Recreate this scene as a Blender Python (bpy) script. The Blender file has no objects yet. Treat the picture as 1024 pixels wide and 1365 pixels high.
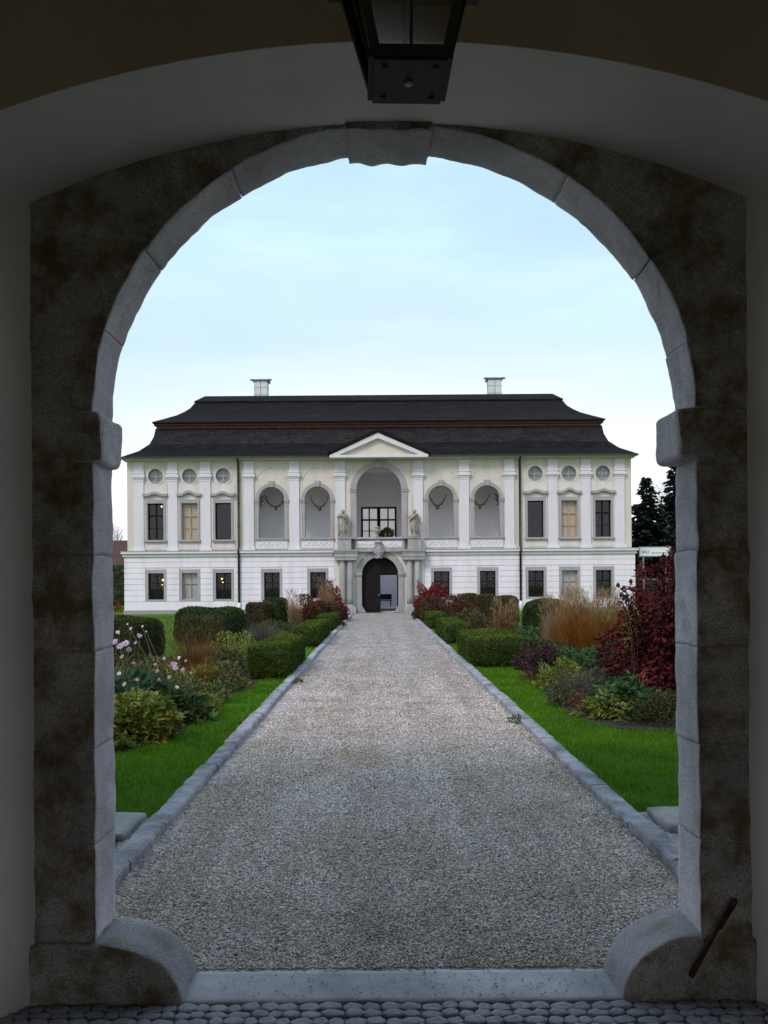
import bpy, bmesh, math, random
import numpy as np
from mathutils import Vector, Matrix, noise
from mathutils.geometry import tessellate_polygon

random.seed(7)
rng = np.random.default_rng(11)
scene = bpy.context.scene
COL = scene.collection
PI = math.pi
R = math.radians

# ------------------------------------------------------------------ helpers
F_PX, VX, VY, EYE, ROLL = 1100.0, 508.0, 781.0, 1.6, R(0.42)

def at(px, py, Y):
    """point at depth Y seen at photo pixel (px, py)"""
    dx, up = px - VX, VY - py
    c, s = math.cos(ROLL), math.sin(ROLL)
    x, u = dx * c + up * s, -dx * s + up * c
    return Vector((x * Y / F_PX, Y, EYE + u * Y / F_PX))

def tag(o, label=None, cat=None, group=None, kind=None):
    if label: o['label'] = label
    if cat: o['category'] = cat
    if group: o['group'] = group
    if kind: o['kind'] = kind
    return o

def empty(name, loc, label=None, cat=None, group=None):
    o = bpy.data.objects.new(name, None)
    o.empty_display_size = 0.2
    o.location = loc
    COL.objects.link(o)
    return tag(o, label, cat, group)

class MB:
    """collects polygons; build() links them as one mesh object"""
    def __init__(s):
        s.v, s.f = [], []
    def add(s, vs, fs):
        n = len(s.v)
        s.v += [tuple(p) for p in vs]
        s.f += [tuple(i + n for i in f) for f in fs]
        return s
    def box(s, x0, x1, y0, y1, z0, z1):
        return s.add([(x0,y0,z0),(x1,y0,z0),(x1,y1,z0),(x0,y1,z0),(x0,y0,z1),(x1,y0,z1),(x1,y1,z1),(x0,y1,z1)],
                     [(0,3,2,1),(4,5,6,7),(0,1,5,4),(1,2,6,5),(2,3,7,6),(3,0,4,7)])
    def bar(s, p, q, w, d=None):
        """thin rectangular bar from p to q"""
        p, q = Vector(p), Vector(q); d = d or w
        a = (q - p).normalized()
        ref = Vector((0,1,0)) if abs(a.y) < 0.9 else Vector((1,0,0))
        b = a.cross(ref).normalized() * (w/2); c = a.cross(b).normalized() * (d/2)
        vs = [p+b+c, p-b+c, p-b-c, p+b-c, q+b+c, q-b+c, q-b-c, q+b-c]
        return s.add(vs, [(0,1,2,3),(7,6,5,4),(0,4,5,1),(1,5,6,2),(2,6,7,3),(3,7,4,0)])
    def plate(s, outline, holes, y0, y1):
        """polygon (x,z) with holes, from y0 (front) to y1 (back)"""
        loops = [outline] + holes
        pts = [p for l in loops for p in l]
        tris = tessellate_polygon([[Vector((p[0], p[1], 0)) for p in l] for l in loops])
        n = len(pts)
        vs = [(p[0], y0, p[1]) for p in pts] + [(p[0], y1, p[1]) for p in pts]
        fs = []
        for t in tris:
            a, b, c = t
            ar = (pts[b][0]-pts[a][0])*(pts[c][1]-pts[a][1]) - (pts[c][0]-pts[a][0])*(pts[b][1]-pts[a][1])
            if ar < 0: b, c = c, b
            fs.append((a, b, c)); fs.append((a+n, c+n, b+n))
        k = 0
        for l in loops:
            m = len(l)
            for i in range(m):
                j = (i+1) % m
                fs.append((k+i, k+i+n, k+j+n, k+j))
            k += m
        return s.add(vs, fs)
    def strip(s, inner, outer, y0, y1, closed=False):
        """band between two equally long (x,z) paths, extruded y0..y1"""
        n = len(inner)
        vs = [(p[0],y0,p[1]) for p in inner] + [(p[0],y0,p[1]) for p in outer] + \
             [(p[0],y1,p[1]) for p in inner] + [(p[0],y1,p[1]) for p in outer]
        fs = []
        for i in range(n if closed else n-1):
            j = (i+1) % n
            fs += [(i,j,n+j,n+i), (2*n+i,3*n+i,3*n+j,2*n+j), (i,2*n+i,2*n+j,j), (n+i,n+j,3*n+j,3*n+i)]
        if not closed:
            fs += [(0,n,3*n,2*n), (n-1,3*n-1,4*n-1,2*n-1)]
        return s.add(vs, fs)
    def tube(s, path, radii, seg=8):
        path = [Vector(p) for p in path]
        if not hasattr(radii, '__len__'): radii = [radii]*len(path)
        n = len(path); vs = []; fs = []
        for i, p in enumerate(path):
            a = (path[min(i+1,n-1)] - path[max(i-1,0)]).normalized()
            ref = Vector((0,0,1)) if abs(a.z) < 0.9 else Vector((1,0,0))
            b = a.cross(ref).normalized(); c = a.cross(b)
            for k in range(seg):
                t = 2*PI*k/seg
                vs.append(p + (b*math.cos(t) + c*math.sin(t))*radii[i])
        for i in range(n-1):
            for k in range(seg):
                k2 = (k+1) % seg
                fs.append((i*seg+k, i*seg+k2, (i+1)*seg+k2, (i+1)*seg+k))
        fs.append(tuple(range(seg))[::-1]); fs.append(tuple((n-1)*seg+k for k in range(seg)))
        return s.add(vs, fs)
    def lathe(s, prof, cx=0, cy=0, seg=20, sq=False):
        """profile [(r,z)] about a vertical axis"""
        vs = []; fs = []; n = len(prof)
        for r, z in prof:
            for k in range(seg):
                t = 2*PI*(k + (0.5 if sq else 0))/seg
                vs.append((cx + r*math.cos(t), cy + r*math.sin(t), z))
        for i in range(n-1):
            for k in range(seg):
                k2 = (k+1) % seg
                fs.append((i*seg+k, i*seg+k2, (i+1)*seg+k2, (i+1)*seg+k))
        fs.append(tuple(range(seg))[::-1]); fs.append(tuple((n-1)*seg+k for k in range(seg)))
        return s.add(vs, fs)
    def build(s, name, mat, parent=None, smooth=False, bevel=0, loc=None):
        me = bpy.data.meshes.new(name)
        me.from_pydata(s.v, [], s.f)
        bm = bmesh.new(); bm.from_mesh(me)
        bmesh.ops.recalc_face_normals(bm, faces=bm.faces)
        bm.to_mesh(me); bm.free()
        if smooth: me.polygons.foreach_set('use_smooth', [True]*len(me.polygons))
        me.materials.append(mat)
        o = bpy.data.objects.new(name, me); COL.objects.link(o)
        if parent: o.parent = parent
        if loc is not None: o.location = loc
        if bevel:
            m = o.modifiers.new('bevel', 'BEVEL'); m.width = bevel; m.segments = 2; m.limit_method = 'ANGLE'
        return o

class G:
    """numpy geometry: leaves, blades, pebbles, with a per-face 'var' value"""
    def __init__(s):
        s.V, s.F, s.A, s.n = [], [], [], 0
    def add(s, V, F, var):
        s.V.append(np.asarray(V, float).reshape(-1,3)); s.F.append(np.asarray(F) + s.n)
        s.A.append(np.asarray(var, float)); s.n += len(s.V[-1])
    def build(s, name, mat, parent=None, loc=None, smooth=False):
        V = np.concatenate(s.V); me = bpy.data.meshes.new(name)
        me.vertices.add(len(V)); me.vertices.foreach_set('co', V.astype(np.float32).ravel())
        loops = np.concatenate([f.ravel() for f in s.F]); sizes = np.concatenate([np.full(len(f), f.shape[1]) for f in s.F])
        me.loops.add(len(loops)); me.loops.foreach_set('vertex_index', loops.astype(np.int32))
        me.polygons.add(len(sizes))
        st = np.concatenate([[0], np.cumsum(sizes)[:-1]])
        me.polygons.foreach_set('loop_start', st.astype(np.int32))
        me.update(calc_edges=True)
        at_ = me.attributes.new('var', 'FLOAT', 'FACE')
        at_.data.foreach_set('value', np.concatenate(s.A).astype(np.float32))
        if smooth: me.polygons.foreach_set('use_smooth', np.ones(len(sizes), bool))
        me.materials.append(mat)
        o = bpy.data.objects.new(name, me); COL.objects.link(o)
        if parent: o.parent = parent
        if loc is not None: o.location = loc
        return o

def unit(a):
    return a / np.maximum(np.linalg.norm(a, axis=1, keepdims=True), 1e-9)

def leaf_quads(g, P, A, N, L, W, var, fold=0.15):
    S = unit(np.cross(A, N)); N2 = np.cross(S, A)
    L = np.broadcast_to(np.asarray(L, float), (len(P),))[:,None]; W = np.broadcast_to(np.asarray(W, float), (len(P),))[:,None]
    V = np.stack([P, P + A*L*0.45 + S*W/2 + N2*W*fold, P + A*L, P + A*L*0.45 - S*W/2 + N2*W*fold], 1)
    n = len(P)
    g.add(V, np.arange(4*n).reshape(n,4), var)

def blade_strips(g, P, D, H, lean, W, var, seg=3, bend=2.0):
    """curved grass blades: base P, horizontal unit direction D"""
    n = len(P); ts = np.linspace(0, 1, seg+1)
    H = np.broadcast_to(np.asarray(H, float), (n,)); lean = np.broadcast_to(np.asarray(lean, float), (n,)); W = np.broadcast_to(np.asarray(W, float), (n,))
    ang = rng.uniform(0, 2*PI, n); S = np.stack([np.cos(ang), np.sin(ang), np.zeros(n)], 1)
    rows = []
    for t in ts:
        c = P + D*(lean*t**bend)[:,None]; c = c.copy(); c[:,2] += H*(t - 0.18*t*t*np.minimum(lean/np.maximum(H,1e-6),2))
        w = W*(1 - 0.85*t)
        rows += [c - S*w[:,None]/2, c + S*w[:,None]/2]
    V = np.stack(rows, 1); m = V.shape[1]
    base = (np.arange(n)*m)[:,None]
    fs = np.concatenate([base + np.array([[2*i, 2*i+1, 2*i+3, 2*i+2]]) for i in range(seg)], 0)
    g.add(V, fs, np.tile(var, seg))

# ------------------------------------------------------------------ materials
def nodes(name):
    m = bpy.data.materials.new(name); m.use_nodes = True
    nt = m.node_tree; b = nt.nodes['Principled BSDF']
    return m, nt, b

def N(nt, typ, **kw):
    n = nt.nodes.new(typ)
    for k, v in kw.items():
        if k in n.inputs: n.inputs[k].default_value = v
        else: setattr(n, k, v)
    return n

def ramp(nt, fac, stops):
    r = nt.nodes.new('ShaderNodeValToRGB'); e = r.color_ramp.elements
    while len(e) < len(stops): e.new(0.5)
    for i, (p, c) in enumerate(stops):
        e[i].position = p; e[i].color = (*c, 1) if len(c) == 3 else c
    nt.links.new(fac, r.inputs[0]); return r

def mixc(nt, fac, a, b, typ='MIX'):
    m = nt.nodes.new('ShaderNodeMix'); m.data_type = 'RGBA'; m.blend_type = typ
    for sock, val in ((m.inputs[0], fac), (m.inputs[6], a), (m.inputs[7], b)):
        if hasattr(val, 'links'): nt.links.new(val, sock)
        elif isinstance(val, (int, float)): sock.default_value = val
        else: sock.default_value = (*val, 1)
    return m.outputs[2]

def noise_tex(nt, scale, detail=4, rough=0.6, coord='Object', stretch=None):
    tc = nt.nodes.new('ShaderNodeTexCoord'); out = tc.outputs[coord]
    if stretch:
        mp = nt.nodes.new('ShaderNodeMapping'); mp.inputs['Scale'].default_value = stretch
        nt.links.new(out, mp.inputs[0]); out = mp.outputs[0]
    n = N(nt, 'ShaderNodeTexNoise', Scale=scale, Detail=detail, Roughness=rough)
    nt.links.new(out, n.inputs['Vector']); return n.outputs['Fac']

def bump(nt, b, h, strength, dist):
    bp = N(nt, 'ShaderNodeBump', Strength=strength, Distance=dist)
    nt.links.new(h, bp.inputs['Height']); nt.links.new(bp.outputs[0], b.inputs['Normal'])

def sc(c, k): return tuple(min(1, x*k) for x in c)

def mat_plain(name, col, rough=0.7, var=0.12, scale=3.0, bmp=0.0, bscale=60, spec=0.3, metal=0.0, streak=None):
    m, nt, b = nodes(name)
    f = noise_tex(nt, scale, 6, 0.65)
    r = ramp(nt, f, [(0.25, sc(col, 1-var)), (0.75, sc(col, 1+var))])
    out = r.outputs[0]
    if streak:
        f2 = noise_tex(nt, 1.0, 5, 0.6, stretch=(2.2, 2.2, 0.25))
        k = ramp(nt, f2, [(0.46, (0,0,0)), (0.74, (1,1,1))])
        out = mixc(nt, k.outputs[0], out, streak)
    nt.links.new(out, b.inputs['Base Color'])
    b.inputs['Roughness'].default_value = rough; b.inputs['Specular IOR Level'].default_value = spec
    b.inputs['Metallic'].default_value = metal
    if bmp:
        bump(nt, b, noise_tex(nt, bscale, 6, 0.7), bmp, 0.01)
    return m

def mat_granite(name, base, blotch, speck=0.5, bscale=90, bmp=0.5, bl=(0.5, 0.72)):
    m, nt, b = nodes(name)
    f1 = noise_tex(nt, 140, 3, 0.7); f2 = noise_tex(nt, 5.0, 6, 0.7); f3 = noise_tex(nt, 1.7, 5, 0.65)
    c = ramp(nt, f1, [(0.32, sc(base, 1-speck)), (0.5, base), (0.68, sc(base, 1+speck*0.7))]).outputs[0]
    k = ramp(nt, f2, [(bl[0], (0,0,0)), (bl[1], (1,1,1))]).outputs[0]
    c = mixc(nt, k, c, blotch)
    k2 = ramp(nt, f3, [(0.35, (0.62,)*3), (0.7, (1.15,)*3)]).outputs[0]
    c = mixc(nt, 1.0, c, k2, 'MULTIPLY')
    nt.links.new(c, b.inputs['Base Color'])
    b.inputs['Roughness'].default_value = 0.85; b.inputs['Specular IOR Level'].default_value = 0.25
    add = N(nt, 'ShaderNodeMath', operation='ADD')
    nt.links.new(noise_tex(nt, bscale, 6, 0.75), add.inputs[0]); nt.links.new(noise_tex(nt, 12, 6, 0.7), add.inputs[1])
    bump(nt, b, add.outputs[0], bmp, 0.02)
    return m

def mat_leaf(name, stops, trans=0.25, rough=0.55, spec=0.25, patch=0.35, pscale=2.5):
    """per-leaf colour from the 'var' attribute, drifting over patches of the plant"""
    m, nt, b = nodes(name)
    a = N(nt, 'ShaderNodeAttribute', attribute_name='var')
    f = noise_tex(nt, pscale, 3, 0.5)
    mr = N(nt, 'ShaderNodeMapRange'); mr.inputs[1].default_value = 0.3; mr.inputs[2].default_value = 0.7
    nt.links.new(f, mr.inputs[0])
    mx = N(nt, 'ShaderNodeMix'); mx.inputs[0].default_value = patch
    nt.links.new(a.outputs['Fac'], mx.inputs[2]); nt.links.new(mr.outputs[0], mx.inputs[3])
    r = ramp(nt, mx.outputs[0], stops)
    nt.links.new(r.outputs[0], b.inputs['Base Color'])
    b.inputs['Roughness'].default_value = rough; b.inputs['Specular IOR Level'].default_value = spec
    t = nt.nodes.new('ShaderNodeBsdfTranslucent'); nt.links.new(r.outputs[0], t.inputs[0])
    ms = nt.nodes.new('ShaderNodeMixShader'); ms.inputs[0].default_value = trans
    nt.links.new(b.outputs[0], ms.inputs[1]); nt.links.new(t.outputs[0], ms.inputs[2])
    nt.links.new(ms.outputs[0], nt.nodes['Material Output'].inputs[0])
    return m

def mat_emit(name, col, s):
    m, nt, b = nodes(name)
    b.inputs['Base Color'].default_value = (*col, 1)
    b.inputs['Emission Color'].default_value = (*col, 1); b.inputs['Emission Strength'].default_value = s
    return m

def mat_glass(name, tint, gloss=0.16, rough=0.03):
    m, nt, b = nodes(name)
    tr = nt.nodes.new('ShaderNodeBsdfTransparent'); tr.inputs[0].default_value = (*tint, 1)
    gl = nt.nodes.new('ShaderNodeBsdfGlossy'); gl.inputs[0].default_value = (0.85, 0.87, 0.9, 1); gl.inputs['Roughness'].default_value = rough
    ms = nt.nodes.new('ShaderNodeMixShader'); ms.inputs[0].default_value = gloss
    nt.links.new(tr.outputs[0], ms.inputs[1]); nt.links.new(gl.outputs[0], ms.inputs[2])
    nt.links.new(ms.outputs[0], nt.nodes['Material Output'].inputs[0])
    return m

M = {}
M['white_wall'] = mat_plain('white_wall', (0.80,0.725,0.785), 0.85, 0.06, 1.2, 0.15, 30, 0.15, streak=(0.66,0.605,0.63))
M['cream_wall'] = mat_plain('cream_wall', (0.645,0.565,0.505), 0.85, 0.07, 0.9, 0.15, 30, 0.15, streak=(0.55,0.485,0.44))
M['trim_white'] = mat_plain('trim_white', (0.70,0.64,0.685), 0.8, 0.06, 1.5, 0.1, 30, 0.15, streak=(0.60,0.58,0.59))
M['bay_cream'] = mat_plain('bay_cream', (0.68,0.61,0.595), 0.85, 0.05, 1.2, 0.1, 30, 0.15, streak=(0.55,0.51,0.48))
M['trim_stone'] = mat_plain('trim_stone', (0.365,0.33,0.345), 0.85, 0.14, 2.5, 0.3, 25, 0.2)
M['portal_stone'] = mat_plain('portal_stone', (0.37,0.345,0.355), 0.85, 0.15, 3.0, 0.3, 25, 0.2, streak=(0.26,0.245,0.235))
M['relief'] = mat_plain('relief', (0.70,0.66,0.60), 0.85, 0.25, 9.0, 1.0, 8, 0.15)
M['plinth'] = mat_plain('plinth', (0.30,0.29,0.27), 0.9, 0.15, 2, 0.3, 25)
M['loggia'] = mat_plain('loggia', (0.84,0.81,0.84), 0.9, 0.06, 1.0, 0.1, 20)
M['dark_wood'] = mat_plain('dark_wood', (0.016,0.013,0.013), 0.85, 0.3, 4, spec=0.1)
M['tan_wood'] = mat_plain('tan_wood', (0.42,0.31,0.21), 0.6, 0.15, 4)
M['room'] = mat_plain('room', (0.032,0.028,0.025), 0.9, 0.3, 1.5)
M['pipe'] = mat_plain('pipe', (0.035,0.03,0.028), 0.5, 0.2, 4, spec=0.4)
M['curtain_tan'] = mat_plain('curtain_tan', (0.86,0.64,0.47), 0.9, 0.06, 4)
M['curtain_grey'] = mat_plain('curtain_grey', (0.72,0.70,0.75), 0.9, 0.06, 4)
M['glass'] = mat_glass('window_glass', (0.72,0.73,0.73), 0.05)
M['mirror_glass'] = mat_glass('bright_glass', (0.75,0.75,0.76), 0.75)
M['court_wall'] = mat_plain('court_wall', (0.36,0.355,0.41), 0.9, 0.08, 1)
M['chimney'] = mat_plain('chimney', (0.66,0.65,0.66), 0.9, 0.1, 3, 0.2, 20, streak=(0.5,0.49,0.48))
M['fascia'] = mat_plain('fascia', (0.17,0.075,0.045), 0.7, 0.25, 3)
M['statue'] = mat_plain('statue', (0.36,0.32,0.26), 0.9, 0.35, 7, 0.5, 18, streak=(0.16,0.14,0.115))
M['plaster'] = mat_plain('plaster', (0.82,0.755,0.72), 0.92, 0.08, 1.6, 0.35, 30, 0.12, streak=(0.72,0.655,0.61))
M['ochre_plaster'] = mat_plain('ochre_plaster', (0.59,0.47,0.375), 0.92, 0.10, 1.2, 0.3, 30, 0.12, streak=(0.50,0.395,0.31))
M['gate_stone'] = mat_granite('gate_stone', (0.76,0.69,0.735), (0.46,0.40,0.34), 0.38, 90, 0.7, (0.56,0.76))  # brightened so the reveals carry outside light in their stone colour
M['foot_stone'] = mat_granite('foot_stone', (0.50,0.455,0.485), (0.34,0.295,0.24), 0.42, 90, 0.8, (0.48,0.70))
M['grimy_shaded_stone'] = mat_granite('grimy_shaded_stone', (0.66,0.595,0.53), (0.27,0.20,0.105), 0.6, 90, 0.9, (0.44,0.60))  # brown grime, plus the shade of passage-facing sides put into the colour
M['gate_outer'] = mat_plain('gate_outer', (0.6,0.55,0.45), 0.9, 0.06, 1)
M['threshold'] = mat_granite('threshold', (0.50,0.455,0.50), (0.38,0.345,0.375), 0.32, 140, 0.2)
M['kerb'] = mat_granite('kerb', (0.52,0.49,0.545), (0.27,0.26,0.29), 0.45, 35, 1.2, (0.46,0.64))
M['slab'] = mat_granite('slab', (0.36,0.335,0.34), (0.25,0.235,0.22), 0.3, 60, 0.4)
M['cobble'] = mat_granite('cobble', (0.40,0.38,0.42), (0.25,0.24,0.26), 0.35, 60, 0.4)
M['grout'] = mat_plain('grout', (0.11,0.105,0.105), 0.95, 0.4, 12, 0.8, 60)
M['iron'] = mat_plain('iron', (0.02,0.017,0.014), 0.55, 0.3, 20, 0.3, 80, 0.4)
M['rust'] = mat_plain('rust', (0.05,0.03,0.02), 0.85, 0.45, 25, 0.6, 90, 0.2)
M['bone'] = mat_plain('bone', (0.45,0.40,0.33), 0.8, 0.2, 10)
M['antler'] = mat_plain('antler', (0.055,0.042,0.034), 0.7, 0.3, 12)
M['bark'] = mat_plain('bark', (0.06,0.045,0.035), 0.9, 0.35, 8, 0.8, 20)
M['soil'] = mat_plain('soil', (0.035,0.026,0.02), 0.95, 0.5, 14, 1.0, 50)
M['sign_white'] = mat_plain('sign_white', (0.74,0.75,0.78), 0.5, 0.03, 2)
M['sign_ink'] = mat_plain('sign_ink', (0.05,0.055,0.08), 0.6, 0.1, 4)
M['steel'] = mat_plain('steel', (0.28,0.30,0.33), 0.45, 0.1, 5, metal=0.6)
M['fence'] = mat_plain('fence', (0.05,0.045,0.045), 0.8, 0.2, 3)
M['green_fence'] = mat_plain('green_fence', (0.07,0.11,0.09), 0.7, 0.15, 3)
M['barn_wall'] = mat_plain('barn_wall', (0.22,0.23,0.20), 0.9, 0.15, 1)
M['barn_roof'] = mat_plain('barn_roof', (0.085,0.045,0.04), 0.9, 0.2, 2)
M['lamp_warm'] = mat_emit('lamp_warm', (1.0,0.66,0.16), 2.2)
M['glow_backing'] = mat_emit('glow_backing', (0.75,0.73,0.70), 0.30)  # emission stands in for daylight from windows beyond the loggia
M['lamp_white'] = mat_emit('lamp_white', (1.0,0.95,0.85), 1.6)

def roof_mat(name='shingle_roof', kk=1.0):
    m, nt, b = nodes(name)
    br = N(nt, 'ShaderNodeTexBrick'); br.offset = 0.5
    tc = nt.nodes.new('ShaderNodeTexCoord'); mp = nt.nodes.new('ShaderNodeMapping')
    sep = nt.nodes.new('ShaderNodeSeparateXYZ'); cmb = nt.nodes.new('ShaderNodeCombineXYZ')
    nt.links.new(tc.outputs['Object'], sep.inputs[0])
    ad = N(nt, 'ShaderNodeMath', operation='MULTIPLY_ADD'); ad.inputs[1].default_value = 0.8
    nt.links.new(sep.outputs[1], ad.inputs[0]); nt.links.new(sep.outputs[2], ad.inputs[2])
    ax = N(nt, 'ShaderNodeMath', operation='ADD'); nt.links.new(sep.outputs[0], ax.inputs[0]); nt.links.new(sep.outputs[1], ax.inputs[1])
    nt.links.new(ax.outputs[0], cmb.inputs[0]); nt.links.new(ad.outputs[0], cmb.inputs[1])
    nt.links.new(cmb.outputs[0], br.inputs['Vector'])
    br.inputs['Scale'].default_value = 1.0; br.inputs['Brick Width'].default_value = 0.22; br.inputs['Row Height'].default_value = 0.16
    br.inputs['Mortar Size'].default_value = 0.018; br.inputs['Bias'].default_value = 0.0
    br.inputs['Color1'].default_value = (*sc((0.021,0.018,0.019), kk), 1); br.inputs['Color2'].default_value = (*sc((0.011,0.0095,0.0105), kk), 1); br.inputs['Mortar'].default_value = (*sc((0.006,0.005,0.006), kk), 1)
    f = noise_tex(nt, 1.6, 6, 0.7, stretch=(0.6,1,1.6))
    k = ramp(nt, f, [(0.3, (0.6,0.6,0.6)), (0.75, (1.5,1.42,1.4))]).outputs[0]
    c = mixc(nt, 1.0, br.outputs['Color'], k, 'MULTIPLY')
    nt.links.new(c, b.inputs['Base Color'])
    b.inputs['Roughness'].default_value = 0.85; b.inputs['Specular IOR Level'].default_value = 0.10
    bump(nt, b, br.outputs['Color'], 0.4, 0.03)
    return m
M['roof'] = roof_mat(); M['roof_pale'] = roof_mat('pale_shingle', 1.9)

def gravel_mat(name, attr):
    m, nt, b = nodes(name)
    tc = nt.nodes.new('ShaderNodeTexCoord')
    big = noise_tex(nt, 1.1, 7, 0.72)
    kb = ramp(nt, big, [(0.28, (0.80,0.67,0.56)), (0.52,(1.04,0.965,0.925)), (0.72, (1.11,1.06,1.07))]).outputs[0]
    stops = [(0.0,(0.10,0.09,0.08)), (0.25,(0.28,0.258,0.245)), (0.6,(0.43,0.405,0.40)), (0.85,(0.56,0.545,0.55)), (1.0,(0.72,0.71,0.71))]
    if attr: stops = [(p, sc(c, 1.52 if p > 0.1 else 0.9)) for p, c in stops]
    if attr:
        a = N(nt, 'ShaderNodeAttribute', attribute_name='var'); c = ramp(nt, a.outputs['Fac'], stops).outputs[0]
    else:
        v = N(nt, 'ShaderNodeTexVoronoi', Scale=55.0); nt.links.new(tc.outputs['Object'], v.inputs['Vector'])
        s = nt.nodes.new('ShaderNodeSeparateColor'); nt.links.new(v.outputs['Color'], s.inputs[0])
        v2 = N(nt, 'ShaderNodeTexVoronoi', Scale=14.0); nt.links.new(tc.outputs['Object'], v2.inputs['Vector'])
        s2 = nt.nodes.new('ShaderNodeSeparateColor'); nt.links.new(v2.outputs['Color'], s2.inputs[0])
        mx = N(nt, 'ShaderNodeMix'); mx.inputs[0].default_value = 0.45
        nt.links.new(s.outputs[0], mx.inputs[2]); nt.links.new(s2.outputs[0], mx.inputs[3])
        c = ramp(nt, mx.outputs[0], stops).outputs[0]
        inv = N(nt, 'ShaderNodeMath', operation='SUBTRACT'); inv.inputs[0].default_value = 1.0
        nt.links.new(v.outputs['Distance'], inv.inputs[1])
        bump(nt, b, inv.outputs[0], 0.9, 0.02)
    c = mixc(nt, 1.0, c, kb, 'MULTIPLY')
    tr = noise_tex(nt, 1.0, 5, 0.6, stretch=(2.4, 0.12, 1.0))          # worn lengthwise tracks
    c = mixc(nt, 1.0, c, ramp(nt, tr, [(0.35, (0.86,0.83,0.81)), (0.62, (1.07,1.04,1.05))]).outputs[0], 'MULTIPLY')
    nt.links.new(c, b.inputs['Base Color'])
    b.inputs['Roughness'].default_value = 0.85; b.inputs['Specular IOR Level'].default_value = 0.2
    return m
M['gravel'] = gravel_mat('gravel', False)
M['pebble'] = gravel_mat('pebble', True)

def lawn_mat():
    m, nt, b = nodes('lawn')
    f = noise_tex(nt, 2.2, 6, 0.7); f2 = noise_tex(nt, 45, 5, 0.8)
    mx = N(nt, 'ShaderNodeMix'); mx.inputs[0].default_value = 0.5
    nt.links.new(f, mx.inputs[2]); nt.links.new(f2, mx.inputs[3])
    c = ramp(nt, mx.outputs[0], [(0.3,(0.030,0.078,0.001)), (0.5,(0.068,0.175,0.0015)), (0.7,(0.12,0.25,0.004))]).outputs[0]
    nt.links.new(c, b.inputs['Base Color'])
    b.inputs['Roughness'].default_value = 0.8; b.inputs['Specular IOR Level'].default_value = 0.15
    bump(nt, b, f2, 1.0, 0.05)
    return m
M['lawn'] = lawn_mat()
M['grass'] = mat_leaf('grass_blade', [(0.0,(0.032,0.088,0.0004)), (0.5,(0.080,0.210,0.001)), (0.9,(0.17,0.32,0.004)), (1.0,(0.36,0.38,0.06))], 0.3, 0.5, 0.3, 0.4, 1.5)
M['box'] = mat_leaf('boxwood', [(0.0,(0.014,0.026,0.003)), (0.5,(0.045,0.075,0.004)), (1.0,(0.15,0.19,0.008))], 0.2)
M['box_dark'] = mat_leaf('yew', [(0.0,(0.010,0.022,0.006)), (0.5,(0.028,0.052,0.010)), (1.0,(0.07,0.105,0.018))], 0.15)
M['box_brown'] = mat_leaf('beech_brown', [(0.0,(0.025,0.028,0.010)), (0.5,(0.075,0.055,0.022)), (1.0,(0.15,0.10,0.04))], 0.2)
M['yellowgreen'] = mat_leaf('yellowgreen_leaf', [(0.0,(0.04,0.07,0.010)), (0.5,(0.15,0.19,0.025)), (0.85,(0.28,0.27,0.05)), (1.0,(0.42,0.18,0.04))], 0.25)
M['green'] = mat_leaf('green_leaf', [(0.0,(0.018,0.045,0.015)), (0.6,(0.05,0.11,0.03)), (1.0,(0.12,0.19,0.06))], 0.25)
M['deepgreen'] = mat_leaf('deepgreen_leaf', [(0.0,(0.012,0.035,0.015)), (0.6,(0.03,0.075,0.03)), (1.0,(0.07,0.13,0.05))], 0.25)
M['mixed'] = mat_leaf('mixed_autumn_leaf', [(0.0,(0.03,0.06,0.02)), (0.4,(0.08,0.12,0.03)), (0.65,(0.15,0.12,0.04)), (0.85,(0.20,0.09,0.045)), (1.0,(0.28,0.10,0.06))], 0.25)
M['olive'] = mat_leaf('olive_leaf', [(0.0,(0.022,0.025,0.008)), (0.6,(0.055,0.06,0.016)), (1.0,(0.12,0.10,0.03))], 0.2)
M['burgundy'] = mat_leaf('burgundy_leaf', [(0.0,(0.018,0.004,0.005)), (0.5,(0.070,0.011,0.013)), (0.85,(0.17,0.026,0.028)), (1.0,(0.26,0.08,0.05))], 0.2, 0.75, 0.12)
M['purple'] = mat_leaf('purple_leaf', [(0.0,(0.03,0.015,0.02)), (0.7,(0.075,0.03,0.035)), (1.0,(0.16,0.06,0.07))], 0.2)
M['red'] = mat_leaf('red_leaf', [(0.0,(0.09,0.012,0.012)), (0.6,(0.25,0.028,0.03)), (1.0,(0.42,0.10,0.09))], 0.3)
M['rusty'] = mat_leaf('rusty_leaf', [(0.0,(0.05,0.022,0.012)), (0.6,(0.12,0.052,0.025)), (1.0,(0.22,0.11,0.05))], 0.25)
M['tan_grass'] = mat_leaf('tan_grass', [(0.0,(0.14,0.08,0.035)), (0.6,(0.32,0.20,0.10)), (1.0,(0.50,0.36,0.22))], 0.3)
M['orange_grass'] = mat_leaf('orange_grass', [(0.0,(0.09,0.034,0.008)), (0.6,(0.29,0.115,0.018)), (1.0,(0.46,0.22,0.05))], 0.3)
M['orange_brown'] = mat_leaf('orange_brown_grass', [(0.0,(0.05,0.028,0.012)), (0.5,(0.17,0.075,0.022)), (0.85,(0.30,0.13,0.03)), (1.0,(0.40,0.26,0.12))], 0.3)
M['greybrown'] = mat_leaf('greybrown_stalk', [(0.0,(0.05,0.045,0.035)), (0.7,(0.11,0.095,0.075)), (1.0,(0.20,0.17,0.13))], 0.2)
M['fallen'] = mat_leaf('fallen_leaf', [(0.0,(0.05,0.03,0.015)), (0.5,(0.16,0.09,0.03)), (1.0,(0.36,0.28,0.07))], 0.2)
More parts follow.
